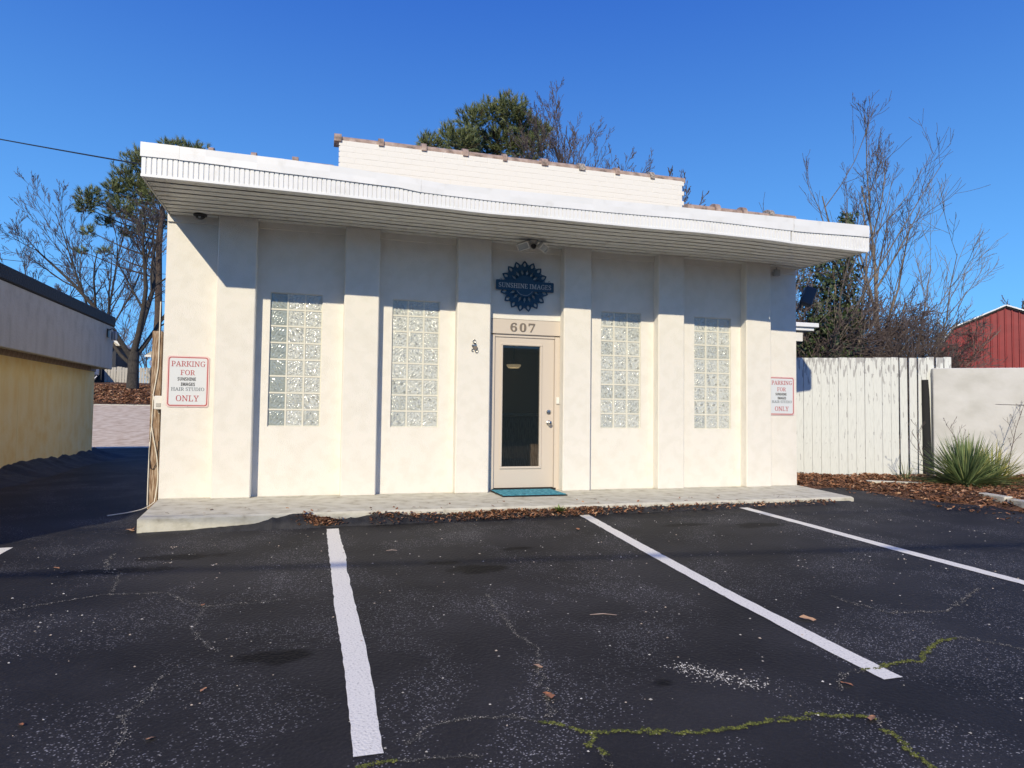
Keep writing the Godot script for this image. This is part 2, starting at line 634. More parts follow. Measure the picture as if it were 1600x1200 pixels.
func asphalt_material() -> StandardMaterial3D:
	# fine layer: sealed black binder with pale stone chips showing through
	var s := 2048
	var im := Image.create(s, s, false, Image.FORMAT_RGB8)
	im.fill(lin(0.040, 0.0385, 0.0385))
	var r := RandomNumberGenerator.new()
	r.seed = 99
	var clus := noise(1.0, 5, 4)
	for i in 330000:
		var x := r.randi() % s
		var y := r.randi() % s
		var g := lin(0.03, 0.03, 0.032) if r.randf() < 0.5 else lin(0.062, 0.06, 0.064)
		im.set_pixel(x, y, g)
		im.set_pixel((x + 1) % s, y, g)
	for i in 170000:
		var x := r.randi() % s
		var y := r.randi() % s
		var t := TAU * x / s
		var w := TAU * y / s
		var d := clus.get_noise_3d(cos(t) * 1.1 + cos(w) * 0.7, sin(t) * 1.1 + 3.0, sin(w) * 1.1 + cos(w) * 0.6)
		if r.randf() > 0.34 + 1.7 * d:
			continue
		var q := pow(r.randf(), 1.7)
		var b := lerpf(0.075, 0.52, q)
		var c := lin(b, b * 0.98, b * 0.97)
		im.set_pixel(x, y, c)
		if q > 0.12:
			im.set_pixel((x + 1) % s, y, c)
		if q > 0.35:
			im.set_pixel(x, (y + 1) % s, c)
			im.set_pixel((x + 1) % s, (y + 1) % s, c)
		if q > 0.75:
			im.set_pixel((x + 2) % s, y, c)
			im.set_pixel((x + 2) % s, (y + 1) % s, c)
	var m := mat(Color(1, 1, 1), 0.66)
	m.metallic_specular = 0.28
	m.albedo_texture = ImageTexture.create_from_image(im)
	# coarse layer: dust, worn patches and oil stains of this lot
	var n := 1024
	var im2 := Image.create(n, n, false, Image.FORMAT_RGB8)
	var a := noise(0.35, 6, 5)
	var b2 := noise(1.6, 7, 4)
	var stains := [[1.773, 3.476, 0.22, 0.13], [0.339, 4.904, 0.20, 0.10], [1.539, 3.239, 0.12, 0.06], [2.151, 5.70, 0.05, 0.035], [5.025, 2.48, 0.30, 0.12], [-0.5, 2.556, 0.35, 0.10], [-0.9, 2.9, 0.4, 0.09], [4.3, 2.3, 0.25, 0.07], [2.25, 2.9, 0.15, 0.05]]
	for y in n:
		for x in n:
			var wx := -10.0 + 25.0 * x / n
			var wz := -14.5 + 27.5 * y / n
			var k := 0.80 + 0.22 * a.get_noise_2d(wx, wz * 1.6) + 0.10 * b2.get_noise_2d(wx, wz)
			for q in stains:
				if absf(wx - q[0]) < 0.8 and absf(wz - q[1]) < 0.5:
					var e := Vector2((wx - q[0]) / q[2], (wz - q[1]) / q[3]).length() + 0.7 * b2.get_noise_2d(wx * 3.0, wz * 3.0)
					k *= lerpf(0.42, 1.0, smoothstep(0.6, 1.15, e))
			k = clampf(k, 0.25, 1.0)
			im2.set_pixel(x, y, Color(k, k, minf(1.0, k * 1.015)))
	m.detail_enabled = true
	m.detail_albedo = ImageTexture.create_from_image(im2)
	m.detail_blend_mode = BaseMaterial3D.BLEND_MODE_MUL
	m.detail_uv_layer = BaseMaterial3D.DETAIL_UV_2
	m.heightmap_enabled = true
	m.heightmap_texture = noise_tex(1024, 0.16, 8, [[0.0, Color.BLACK], [1.0, Color.WHITE]], 3)
	m.heightmap_scale = 0.5
	return m

func setting() -> void:
	# the land: one sheet out to the horizon
	var ax := [-900.0, -400.0, -200.0, -100.0, -60.0] + steps(-45.0, 45.0, 3.0) + [60.0, 100.0, 200.0, 400.0, 900.0]
	var az := [-900.0, -400.0, -200.0, -100.0, -70.0] + steps(-60.0, 24.0, 2.0) + [40.0, 80.0, 200.0, 400.0, 900.0]
	struct(sheet(ax, az, -0.28, func(_x, _z): return true, 8.0, Rect2()), "ground", M.earth)
	# asphalt
	M.asphalt = asphalt_material()
	var lot := struct(sheet(steps(-10.0, 15.0, 0.5), steps(-14.5, 13.0, 0.5), 0.0, func(_x, _z): return true, 5.0, Rect2(-10, -14.5, 25, 27.5)), "parking_lot", M.asphalt)
	M.lot = lot
	# pale dirt drive behind the alley and the leaf-strewn bank
	struct(sheet(steps(-26.0, 8.0, 1.0), steps(-29.5, -14.0, 0.5), 0.012, func(_x, _z): return true, 4.0, Rect2()), "dirt_drive", M.dirt)
	struct(sheet(steps(-40.0, 12.0, 1.0), steps(-60.0, -29.5, 0.5), 0.06, func(_x, _z): return true, 4.0, Rect2()), "leafy_bank", M.mulch)
	var kb := MB.new()
	for i in 20:
		var x0 := -26.0 + i * 1.8
		kb.box(Vector3(x0, 0.9, -29.6), Vector3(x0 + 1.78, ground_y(-8, -29.4) + 0.05, -29.4), 0.02)
	struct(kb, "kerb", M.slab)
	# concrete walk in front of the building
	var sb := MB.new()
	var outline := [Vector2(-1.045, 1.505), Vector2(7.276, 1.43), Vector2(7.56, 0.0), Vector2(-1.16, 0.0)]
	for k in 4:
		var a: Vector2 = outline[k]
		var b: Vector2 = outline[(k + 1) % 4]
		var e := (b - a).normalized()
		var o := Vector3(-e.y, 0, e.x)
		var cen := Vector3(3.2, 0, 0.75)
		if o.dot(Vector3(a.x, 0, a.y) - cen) < 0.0:
			o = -o
		var A := Vector3(a.x, -0.018, a.y)
		var B := Vector3(b.x, -0.018, b.y)
		sb.quad(A, B, Vector3(b.x, -0.4, b.y), Vector3(a.x, -0.4, a.y), o)
		var i1 := Vector3(a.x, 0, a.y) + (cen - Vector3(a.x, 0, a.y)).sign() * 0.018
		var i2 := Vector3(b.x, 0, b.y) + (cen - Vector3(b.x, 0, b.y)).sign() * 0.018
		sb.quad(A, B, i2, i1, o + Vector3.UP)
	sb.quad(Vector3(-1.027, 0, 1.487), Vector3(7.258, 0, 1.412), Vector3(7.542, 0, 0.018), Vector3(-1.142, 0, 0.018), Vector3.UP)
	struct(sb, "concrete_walk", M.slab)

# ---------------------------------------------------------------- the storefront
const FRONT := [[-1.14, 3.297], [-0.09, 3.292], [0.67, 3.288], [1.2, 3.281], [1.55, 3.273], [2.39, 3.258], [3.0, 3.268], [3.63, 3.266], [4.15, 3.267], [5.07, 3.277], [5.83, 3.272], [6.61, 3.248], [7.54, 3.236]]
const BACK := [[-1.16, 3.30], [0.33, 3.31], [1.83, 3.298], [2.8, 3.288], [3.73, 3.28], [4.6, 3.283], [5.97, 3.292], [7.29, 3.285], [7.56, 3.27]]

func soffit_y(x: float, z: float) -> float:
	return lerpf(lerp_table(BACK, x), lerp_table(FRONT, x), clampf(z / 1.42, 0.0, 1.0))

func wall_holes(x0: float, x1: float, y0: float, y1: float, zf: float, zb: float, holes: Array) -> MB:
	var mb := MB.new()
	var xs := [x0, x1]
	var ys := [y0, y1]
	for h in holes:
		xs.append(h[0]); xs.append(h[1]); ys.append(h[2]); ys.append(h[3])
	xs.sort(); ys.sort()
	for i in xs.size() - 1:
		for j in ys.size() - 1:
			if xs[i + 1] - xs[i] < 1e-5 or ys[j + 1] - ys[j] < 1e-5:
				continue
			var cx: float = (xs[i] + xs[i + 1]) * 0.5
			var cy: float = (ys[j] + ys[j + 1]) * 0.5
			var open := false
			for h in holes:
				if cx > h[0] and cx < h[1] and cy > h[2] and cy < h[3]:
					open = true
			if open:
				continue
			for z in [zf, zb]:
				mb.quad(Vector3(xs[i], ys[j], z), Vector3(xs[i + 1], ys[j], z), Vector3(xs[i + 1], ys[j + 1], z), Vector3(xs[i], ys[j + 1], z), Vector3(0, 0, zf - zb) * (1.0 if z == zf else -1.0))
	for h in holes + [[x0, x1, y0, y1]]:
		var s := 1.0 if h[0] == x0 else -1.0
		mb.quad(Vector3(h[0], h[2], zf), Vector3(h[0], h[3], zf), Vector3(h[0], h[3], zb), Vector3(h[0], h[2], zb), Vector3(-s, 0, 0))
		mb.quad(Vector3(h[1], h[2], zf), Vector3(h[1], h[3], zf), Vector3(h[1], h[3], zb), Vector3(h[1], h[2], zb), Vector3(s, 0, 0))
		mb.quad(Vector3(h[0], h[2], zf), Vector3(h[1], h[2], zf), Vector3(h[1], h[2], zb), Vector3(h[0], h[2], zb), Vector3(0, -s, 0))
		mb.quad(Vector3(h[0], h[3], zf), Vector3(h[1], h[3], zf), Vector3(h[1], h[3], zb), Vector3(h[0], h[3], zb), Vector3(0, s, 0))
	return mb

func block_mesh(sd: int, amp: float) -> ArrayMesh:
	# one pressed glass block: its face is a pillow of cast waves
	var mb := MB.new()
	var w := 0.0925
	var n1 := noise(15.0, sd, 2)
	var n2 := noise(30.0, sd + 9, 1)
	var g := 14
	var hgt := func(x: float, y: float) -> float:
		var e := minf(minf(w - absf(x), w - absf(y)) / 0.018, 1.0)
		return e * (0.004 + amp * (0.0075 * sin(n1.get_noise_2d(x, y) * 9.0) + 0.0035 * n2.get_noise_2d(x, y)))
	var nrm := func(x: float, y: float) -> Vector3:
		var e := 0.003
		return Vector3(hgt.call(x - e, y) - hgt.call(x + e, y), hgt.call(x, y - e) - hgt.call(x, y + e), 2 * e).normalized()
	var P := []
	var N := []
	for j in g + 1:
		for i in g + 1:
			var x := lerpf(-w, w, float(i) / g)
			var y := lerpf(-w, w, float(j) / g)
			P.append(Vector3(x, y, hgt.call(x, y)))
			N.append(nrm.call(x, y))
	for j in g:
		for i in g:
			var a := j * (g + 1) + i
			mb.tri(P[a], P[a + 1], P[a + g + 2], N[a], N[a + 1], N[a + g + 2])
			mb.tri(P[a], P[a + g + 2], P[a + g + 1], N[a], N[a + g + 2], N[a + g + 1])
	for k in 4:
		var c := [Vector3(-w, -w, 0), Vector3(w, -w, 0), Vector3(w, w, 0), Vector3(-w, w, 0)]
		var a: Vector3 = c[k]
		var b: Vector3 = c[(k + 1) % 4]
		var d := Vector3(0, 0, -0.08)
		mb.quad(a, b, b + d, a + d, a + b)
	mb.quad(Vector3(-w, -w, -0.08), Vector3(w, -w, -0.08), Vector3(w, w, -0.08), Vector3(-w, w, -0.08), Vector3(0, 0, -1))
	return mb.mesh()

func storefront() -> void:
	var b := thing("storefront_building", "cream stucco storefront with six pilasters, glass block windows and a deep white canopy", "building", Vector3(3.2, 0, 0))
	var X := [0.0, 1.466, 4.344, 5.808]
	var sill := 0.834
	var holes := []
	for x in X:
		holes.append([x, x + 0.61, sill, sill + 1.626])
	holes.append([2.765, 3.765, -0.002, 2.285])
	part(wall_holes(-1.159, 7.56, -0.3, 4.0, 0.0, -0.2, holes), "front_wall", M.stucco, b)
	boxpart(Vector3(-1.159, -0.3, -8.4), Vector3(-0.96, 4.0, -0.2), 0.0, "side_wall", M.stucco, b)
	boxpart(Vector3(7.36, -0.3, -8.4), Vector3(7.56, 4.0, -0.2), 0.0, "side_wall", M.stucco, b)
	boxpart(Vector3(-1.159, -0.3, -8.6), Vector3(7.56, 4.0, -8.4), 0.0, "back_wall", M.stucco, b)
	boxpart(Vector3(-0.96, 3.3, -8.4), Vector3(7.36, 3.5, -0.2), 0.0, "roof", M.interior, b)
	boxpart(Vector3(-0.96, -0.28, -8.4), Vector3(7.36, 0.0, -0.2), 0.0, "floor", M.interior, b)
	boxpart(Vector3(-0.96, 0.0, -4.2), Vector3(7.36, 3.3, -4.1), 0.0, "partition", M.interior, b)
	# pilasters and the boards under the soffit between them
	var pil := [[-0.588, -0.156], [0.862, 1.286], [2.277, 2.719], [3.735, 4.134], [5.150, 5.560], [6.580, 7.004]]
	var left := -1.159
	for q in pil:
		boxpart(Vector3(q[0], -0.005, -0.01), Vector3(q[1], soffit_y(q[0], 0.1) + 0.06, 0.15), 0.012, "pilaster", M.stucco, b)
		frieze(left, q[0], b)
		left = q[1]
	frieze(left, 7.56, b)
	# raised middle of the parapet: a core with painted bricks laid on it
	boxpart(Vector3(0.775, 4.0, -0.2), Vector3(5.605, 4.43, -0.0012), 0.0, "parapet_core", M.joint, b)
	var bm := []
	for k in 4:
		var mb := MB.new()
		mb.box(Vector3(-0.0975 + 0.001 * k, -0.0315, -0.02), Vector3(0.0975, 0.0315 - 0.0007 * k, 0.0), 0.002)
		bm.append(mb.mesh())
	var hm := MB.new()
	hm.box(Vector3(-0.046, -0.0315, -0.02), Vector3(0.046, 0.0315, 0.0), 0.005)
	var half := hm.mesh()
	for row in 6:
		var y := 4.037 + row * 0.0715
		var x := 0.76
		var odd := row % 2 == 1
		if odd:
			put(half, "brick", M.brick, b, Vector3(0.76 + 0.046 - 3.2, y, 0.0))
			x += 0.102
		while x + 0.195 < 5.625:
			put(bm[rng.randi() % 4], "brick", M.brick, b, Vector3(x + 0.0975 - 3.2, y + rng.randf_range(-0.0012, 0.0012), rng.randf_range(0.0, 0.0015)))
			x += 0.2037
		if 5.61 - x > 0.06:
			put(half, "brick", M.brick, b, Vector3(x + 0.046 - 3.2, y, 0.001))
	# lower parapet ends
	for q in [[-1.159, 0.755], [5.63, 7.56]]:
		boxpart(Vector3(q[0], 4.0, -0.2), Vector3(q[1], 4.035, -0.002), 0.0, "parapet_cap", M.joint, b)
	coping(0.72, 5.66, 4.455, 9, 0.062, b)
	coping(-1.2, 0.70, 4.075, 4, 0.06, b)
	coping(5.70, 7.58, 4.075, 4, 0.06, b)
	# glass block windows
	var blocks := []
	for k in 5:
		blocks.append(block_mesh(70 + k, 0.5))
	blocks.append(block_mesh(90, 0.25))
	for wi in 4:
		var win := Node3D.new()
		win.name = "glass_block_window"
		win.position = Vector3(X[wi] - 3.2, sill, 0)
		b.add_child(win, true)
		var mo := MB.new()
		for i in 4:
			var x: float = X[wi] + 0.2033 * i
			var wd := 0.0095
			mo.box(Vector3(maxf(x - wd, X[wi]), sill, -0.09), Vector3(minf(x + wd, X[wi] + 0.61), sill + 1.626, -0.020))
		for j in 9:
			var y := sill + 0.20325 * j
			mo.box(Vector3(X[wi] + 0.001, maxf(y - 0.0095, sill + 0.001), -0.088), Vector3(X[wi] + 0.609, minf(y + 0.0095, sill + 1.625), -0.022))
		part(mo, "mortar", M.mortar, win)
		for j in 8:
			for i in 3:
				var smooth := wi == 0 and i == 0
				var shade := 0 if rng.randf() < 0.7 else 1
				if smooth:
					shade = 2
				var o := put(blocks[5] if smooth else blocks[rng.randi() % 5], "glass_block", M["glass%d" % shade], win, Vector3(0.2033 * (i + 0.5), 0.20325 * (j + 0.5), -0.03))
				o.rotation.z = PI / 2 * (rng.randi() % 4)
	var ms := MB.new()
	ms.tube([Vector3(-1.03, 3.3, -1.6), Vector3(-1.03, 4.36, -1.6), Vector3(-1.06, 4.42, -1.62), Vector3(-1.12, 4.40, -1.66)], [0.03, 0.03, 0.035, 0.035], 10)
	part(ms, "service_mast", M.grey_plastic, b)
	door(b)
	canopy(b)

func frieze(x0: float, x1: float, b: Node3D) -> void:
	var mb := MB.new()
	var k := 6
	for i in k:
		var a := lerpf(x0 + 0.004, x1 - 0.004, float(i) / k)
		var c := lerpf(x0 + 0.004, x1 - 0.004, float(i + 1) / k)
		var ya := soffit_y(a, 0.0) + 0.012
		var yc := soffit_y(c, 0.0) + 0.012
		var h := 0.095
		mb.quad(Vector3(a, ya - h, 0.028), Vector3(c, yc - h, 0.028), Vector3(c, yc, 0.028), Vector3(a, ya, 0.028), Vector3(0, 0, 1))
		mb.quad(Vector3(a, ya - h, 0.028), Vector3(c, yc - h, 0.028), Vector3(c, yc - h, 0.001), Vector3(a, ya - h, 0.001), Vector3(0, -1, 0))
		mb.quad(Vector3(a, ya, 0.028), Vector3(c, yc, 0.028), Vector3(c, yc, 0.001), Vector3(a, ya, 0.001), Vector3(0, 1, 0))
	part(mb, "frieze_board", M.stucco, b)

func coping(x0: float, x1: float, y: float, count: int, r: float, b: Node3D) -> void:
	var step := (x1 - x0) / count
	for k in count:
		var a := x0 + k * step
		var dy := rng.randf_range(-0.006, 0.006)
		var mb := MB.new()
		# half-round tile with drip flanks, then its thick socket collar
		var prof := func(rr: float) -> PackedVector2Array:
			var pts := PackedVector2Array()
			for i in 11:
				var t := PI * i / 10.0
				pts.append(Vector2(cos(t) * (rr + 0.035), sin(t) * rr))
			pts.append(Vector2(-(rr + 0.035), -0.045))
			pts.append(Vector2(rr + 0.035, -0.045))
			return pts
		var xf := Transform3D(Basis(Vector3(0, 0, 1), Vector3(0, 1, 0), Vector3(-1, 0, 0)), Vector3(a + step, y + dy, -0.09))
		mb.prism(prof.call(r - 0.01), 0.0, step - 0.004, xf)
		var tile := part(mb, "coping_tile", M.tile, b)
		var cb := MB.new()
		var yo := 0.004
		var collar := prof.call(r + (0.016 if y > 4.3 else 0.034))
		cb.prism(collar, step - 0.05 + rng.randf_range(-0.02, 0.015), step + 0.02, Transform3D(xf.basis, xf.origin + Vector3(0, yo, 0)))
		if k > 0 or y > 4.3:
			part(cb, "collar", M.tile if rng.randf() < 0.85 else M.tile_joint, tile)

func door(b: Node3D) -> void:
	# frame
	var f := MB.new()
	f.box(Vector3(2.767, 0.0, -0.14), Vector3(2.826, 2.07, -0.015), 0.004)
	f.box(Vector3(3.672, 0.0, -0.14), Vector3(3.763, 2.07, -0.015), 0.004)
	part(f, "door_frame", M.beige, b)
	boxpart(Vector3(2.767, 2.083, -0.14), Vector3(3.763, 2.283, -0.004), 0.006, "transom_panel", M.beige, b)
	boxpart(Vector3(2.826, 2.045, -0.13), Vector3(3.672, 2.083, -0.03), 0.003, "head_stop", M.beige, b)
	boxpart(Vector3(3.69, 1.16, -0.015), Vector3(3.735, 1.25, 0.004), 0.004, "strike_plate", M.white_plastic, b)
	boxpart(Vector3(2.80, 0.0, -0.13), Vector3(3.70, 0.03, -0.01), 0.004, "threshold", M.black_plastic, b)
	for q in [["6", 3.075], ["0", 3.205], ["7", 3.33]]:
		text("house_number", q[0], true, 700, 0.092, 0.115, Vector3(q[1], 2.18, 0.0), M.digit, b, 0.012)
	# leaf with its long light
	var d := Node3D.new()
	d.name = "door"
	b.add_child(d, true)
	d.position = Vector3(2.83 - 3.2, 0.035, -0.06)
	part(wall_holes(2.830, 3.668, 0.038, 2.043, -0.045, -0.09, [[2.942, 3.466, 0.317, 1.935]]), "door_leaf", M.beige, d)
	var g := MB.new()
	for q in [[2.912, 3.496, 1.935, 1.965], [2.912, 3.496, 0.287, 0.317], [2.912, 2.942, 0.317, 1.935], [3.466, 3.496, 0.317, 1.935]]:
		g.box(Vector3(q[0], q[2], -0.0445), Vector3(q[1], q[3], -0.030), 0.006)
	part(g, "glazing_bead", M.beige, d)
	boxpart(Vector3(2.943, 0.318, -0.068), Vector3(3.465, 1.934, -0.062), 0.0, "pane", M.pane, d)
	for q in [[1.048, 0.033, 0.022, "deadbolt"], [0.901, 0.036, 0.06, "door_knob"]]:
		var k := MB.new()
		if q[3] == "deadbolt":
			k.lathe(Vector3(3.598, q[0], -0.045), Vector3(0, 0, 1), [[0.0, 0.034], [0.008, 0.034], [0.016, 0.028], [0.018, 0.015], [0.018, 0.0]], 24)
		else:
			k.lathe(Vector3(3.600, q[0], -0.045), Vector3(0, 0, 1), [[0.0, 0.036], [0.006, 0.036], [0.012, 0.020], [0.022, 0.013], [0.034, 0.016], [0.044, 0.027], [0.058, 0.030], [0.068, 0.026], [0.072, 0.015], [0.073, 0.0]], 24)
		part(k, q[3], M.steel, d)

# the canopy front is not straight: it is pushed in a little round the middle
func cpart(mb: MB, called: String, mt: Material, parent: Node3D) -> void:
	for i in mb.v.size():
		var q := mb.v[i]
		var k := 0.02 * exp(-pow((q.x - 3.0) / 1.4, 2.0)) * clampf(q.z / 1.42, 0.0, 1.0)
		mb.v[i] = q + Vector3(0, 0.3 * k, -k)
	part(mb, called, mt, parent)

func canopy(b: Node3D) -> void:
	var c := Node3D.new()
	c.name = "canopy"
	b.add_child(c, true)
	c.position = Vector3(0, 3.3, 0.7)
	# decking
	var mb := MB.new()
	var xs := steps(-1.13, 7.53, 0.433)
	for i in xs.size() - 1:
		var a: float = xs[i]
		var e: float = xs[i + 1]
		mb.quad(Vector3(a, 3.50, 1.40), Vector3(e, 3.50, 1.40), Vector3(e, 3.72, 0.004), Vector3(a, 3.72, 0.004), Vector3(0, 1, 0))
		mb.quad(Vector3(a, 3.485, 1.40), Vector3(e, 3.485, 1.40), Vector3(e, 3.70, 0.004), Vector3(a, 3.70, 0.004), Vector3(0, -1, 0))
	cpart(mb, "roof_deck", M.old_wood, c)
	for s in [[-1.137, -1.126], [7.526, 7.537]]:
		var e := MB.new()
		var x: float = s[0]
		var bb: float = soffit_y(x, 1.4)
		var b0: float = soffit_y(x, 0.0)
		for xx in s:
			e.quad(Vector3(xx, bb - 0.015, 1.42), Vector3(xx, 3.58, 1.42), Vector3(xx, 3.74, 0.003), Vector3(xx, b0 - 0.015, 0.003), Vector3(-1 if xx == s[0] else 1, 0, 0))
		e.quad(Vector3(s[0], bb - 0.015, 1.42), Vector3(s[1], bb - 0.015, 1.42), Vector3(s[1], b0 - 0.015, 0.003), Vector3(s[0], b0 - 0.015, 0.003), Vector3(0, -1, 0))
		e.quad(Vector3(s[0], 3.58, 1.42), Vector3(s[1], 3.58, 1.42), Vector3(s[1], 3.74, 0.003), Vector3(s[0], 3.74, 0.003), Vector3(0, 1, 0))
		e.quad(Vector3(s[0], bb - 0.015, 1.42), Vector3(s[1], bb - 0.015, 1.42), Vector3(s[1], 3.58, 1.42), Vector3(s[0], 3.58, 1.42), Vector3(0, 0, 1))
		cpart(e, "end_panel", M.soffit, c)
	# soffit slats, each row in a few lengths
	var rows := 9
	var pitch := 1.385 / rows
	for r in rows:
		var z0 := 0.012 + r * pitch
		var z1 := z0 + pitch - 0.034
		var cuts := [-1.122]
		var x := -1.122 + rng.randf_range(2.2, 3.6)
		while x < 6.6:
			cuts.append(x)
			x += rng.randf_range(2.4, 3.6)
		cuts.append(7.522)
		for k in cuts.size() - 1:
			var s := MB.new()
			var px: Array = steps(cuts[k] + (0.002 if k > 0 else 0.0), cuts[k + 1], 0.3)
			var dz := rng.randf_range(-0.0015, 0.0015)
			var dy := rng.randf_range(-0.002, 0.002)
			for i in px.size() - 1:
				var a: float = px[i]
				var e: float = px[i + 1]
				# clapboard profile: rear edge a little lower than the front edge, rounded lip
				var prof := [[z0 + dz, 0.006], [z0 + dz, 0.001], [z0 + 0.012 + dz, -0.002], [z1 - 0.012 + dz, -0.001], [z1 + dz, 0.002], [z1 + dz, 0.006], [z0 + dz, 0.006]]
				for j in prof.size() - 1:
					var p0: Array = prof[j]
					var p1: Array = prof[j + 1]
					var out := Vector3(0, -1, 0)
					if j == 0:
						out = Vector3(0, 0, -1)
					elif j == prof.size() - 3:
						out = Vector3(0, 0, 1)
					elif j == prof.size() - 2:
						out = Vector3(0, 1, 0)
					s.quad(Vector3(a, soffit_y(a, p0[0]) + p0[1] + dy, p0[0]), Vector3(e, soffit_y(e, p0[0]) + p0[1] + dy, p0[0]), Vector3(e, soffit_y(e, p1[0]) + p1[1] + dy, p1[0]), Vector3(a, soffit_y(a, p1[0]) + p1[1] + dy, p1[0]), out)
			cpart(s, "soffit_slat", M.soffit, c)
	# flat fascia sheets
	var cutsf := [-1.145, -0.80, 1.585, 6.36, 7.545]
	var drop := [0.0, 0.004, 0.0, 0.004]
	var topt := [[-1.15, 3.612], [0.0, 3.602], [0.7, 3.588], [1.2, 3.562], [1.57, 3.553], [1.61, 3.520], [3.44, 3.534], [4.79, 3.546], [6.38, 3.56], [7.55, 3.572]]
	var lowt := [[-1.15, 3.472], [-0.8, 3.475], [0.4, 3.45], [1.2, 3.432], [1.55, 3.424], [1.6, 3.396], [2.59, 3.384], [3.66, 3.392], [5.07, 3.411], [6.34, 3.398], [7.55, 3.42]]
	for k in 4:
		var f := MB.new()
		var zf: float = 1.452 + [0.0, 0.003, -0.002, 0.002][k]
		var px := steps(cutsf[k] + 0.002, cutsf[k + 1], 0.25)
		for i in px.size() - 1:
			var a: float = px[i]
			var e: float = px[i + 1]
			var ta: float = lerp_table(topt, a) - drop[k]
			var te: float = lerp_table(topt, e) - drop[k]
			var la: float = lerp_table(lowt, a) - drop[k]
			var le: float = lerp_table(lowt, e) - drop[k]
			# the sheet is not flat: oil-canning
			var wa := 0.004 * sin(a * 5.1) + 0.003 * sin(a * 11.7 + 1.0)
			var we := 0.004 * sin(e * 5.1) + 0.003 * sin(e * 11.7 + 1.0)
			f.quad(Vector3(a, la, zf), Vector3(e, le, zf), Vector3(e, (le + te) / 2, zf + we), Vector3(a, (la + ta) / 2, zf + wa), Vector3(0, 0, 1))
			f.quad(Vector3(a, (la + ta) / 2, zf + wa), Vector3(e, (le + te) / 2, zf + we), Vector3(e, te, zf), Vector3(a, ta, zf), Vector3(0, 0, 1))
			f.quad(Vector3(a, la, zf), Vector3(e, le, zf), Vector3(e, le, 1.425), Vector3(a, la, 1.425), Vector3(0, -1, 0))
			f.quad(Vector3(a, ta, zf), Vector3(e, te, zf), Vector3(e, te, 1.34), Vector3(a, ta, 1.34), Vector3(0, 1, 0))
		for q in [px[0], px[-1]]:
			var t: float = lerp_table(topt, q) - drop[k]
			var l: float = lerp_table(lowt, q) - drop[k]
			f.quad(Vector3(q, l, zf), Vector3(q, t, zf), Vector3(q, t, 1.425), Vector3(q, l, 1.425), Vector3(-1 if q == px[0] else 1, 0, 0))
		cpart(f, "fascia_sheet", M.white_metal, c)
	# ribbed strip under it and the drip lip
	var cutsr := [-1.135, 1.535, 6.34, 7.535]
	for k in 3:
		var rb := MB.new()
		var lip := MB.new()
		var a: float = cutsr[k]
		var pitchr := 0.047
		while a < cutsr[k + 1] - 0.02:
			var pr := [[0.0, 1.427], [0.007, 1.440], [0.040, 1.440], [0.047, 1.427]]
			for j in 3:
				var xa: float = a + pr[j][0]
				var xe: float = a + pr[j + 1][0]
				var up := 0.016 if k != 1 else 0.0
				rb.quad(Vector3(xa, soffit_y(xa, 1.42) - 0.004, pr[j][1]), Vector3(xe, soffit_y(xe, 1.42) - 0.004, pr[j + 1][1]), Vector3(xe, lerp_table(lowt, xe) + up, pr[j + 1][1]), Vector3(xa, lerp_table(lowt, xa) + up, pr[j][1]), Vector3((0.0 if j == 1 else (-1.0 if j == 0 else 1.0)), 0, 1))
			a += pitchr
		cpart(rb, "ribbed_strip", M.white_metal, c)
		var px := steps(cutsr[k], cutsr[k + 1], 0.2)
		for i in px.size() - 1:
			var p := Vector3(px[i], soffit_y(px[i], 1.42), 0)
			var q := Vector3(px[i + 1], soffit_y(px[i + 1], 1.42), 0)
			var prof := [[1.402, -0.002], [1.402, -0.020], [1.446, -0.020], [1.446, 0.004], [1.427, 0.004]]
			for j in 4:
				lip.quad(p + Vector3(0, prof[j][1], prof[j][0]), q + Vector3(0, prof[j][1], prof[j][0]), q + Vector3(0, prof[j + 1][1], prof[j + 1][0]), p + Vector3(0, prof[j + 1][1], prof[j + 1][0]), [Vector3(0, 0, -1), Vector3(0, -1, 0), Vector3(0, 0, 1), Vector3(0, 1, 0)][j])
		cpart(lip, "drip_edge", M.white_metal, c)

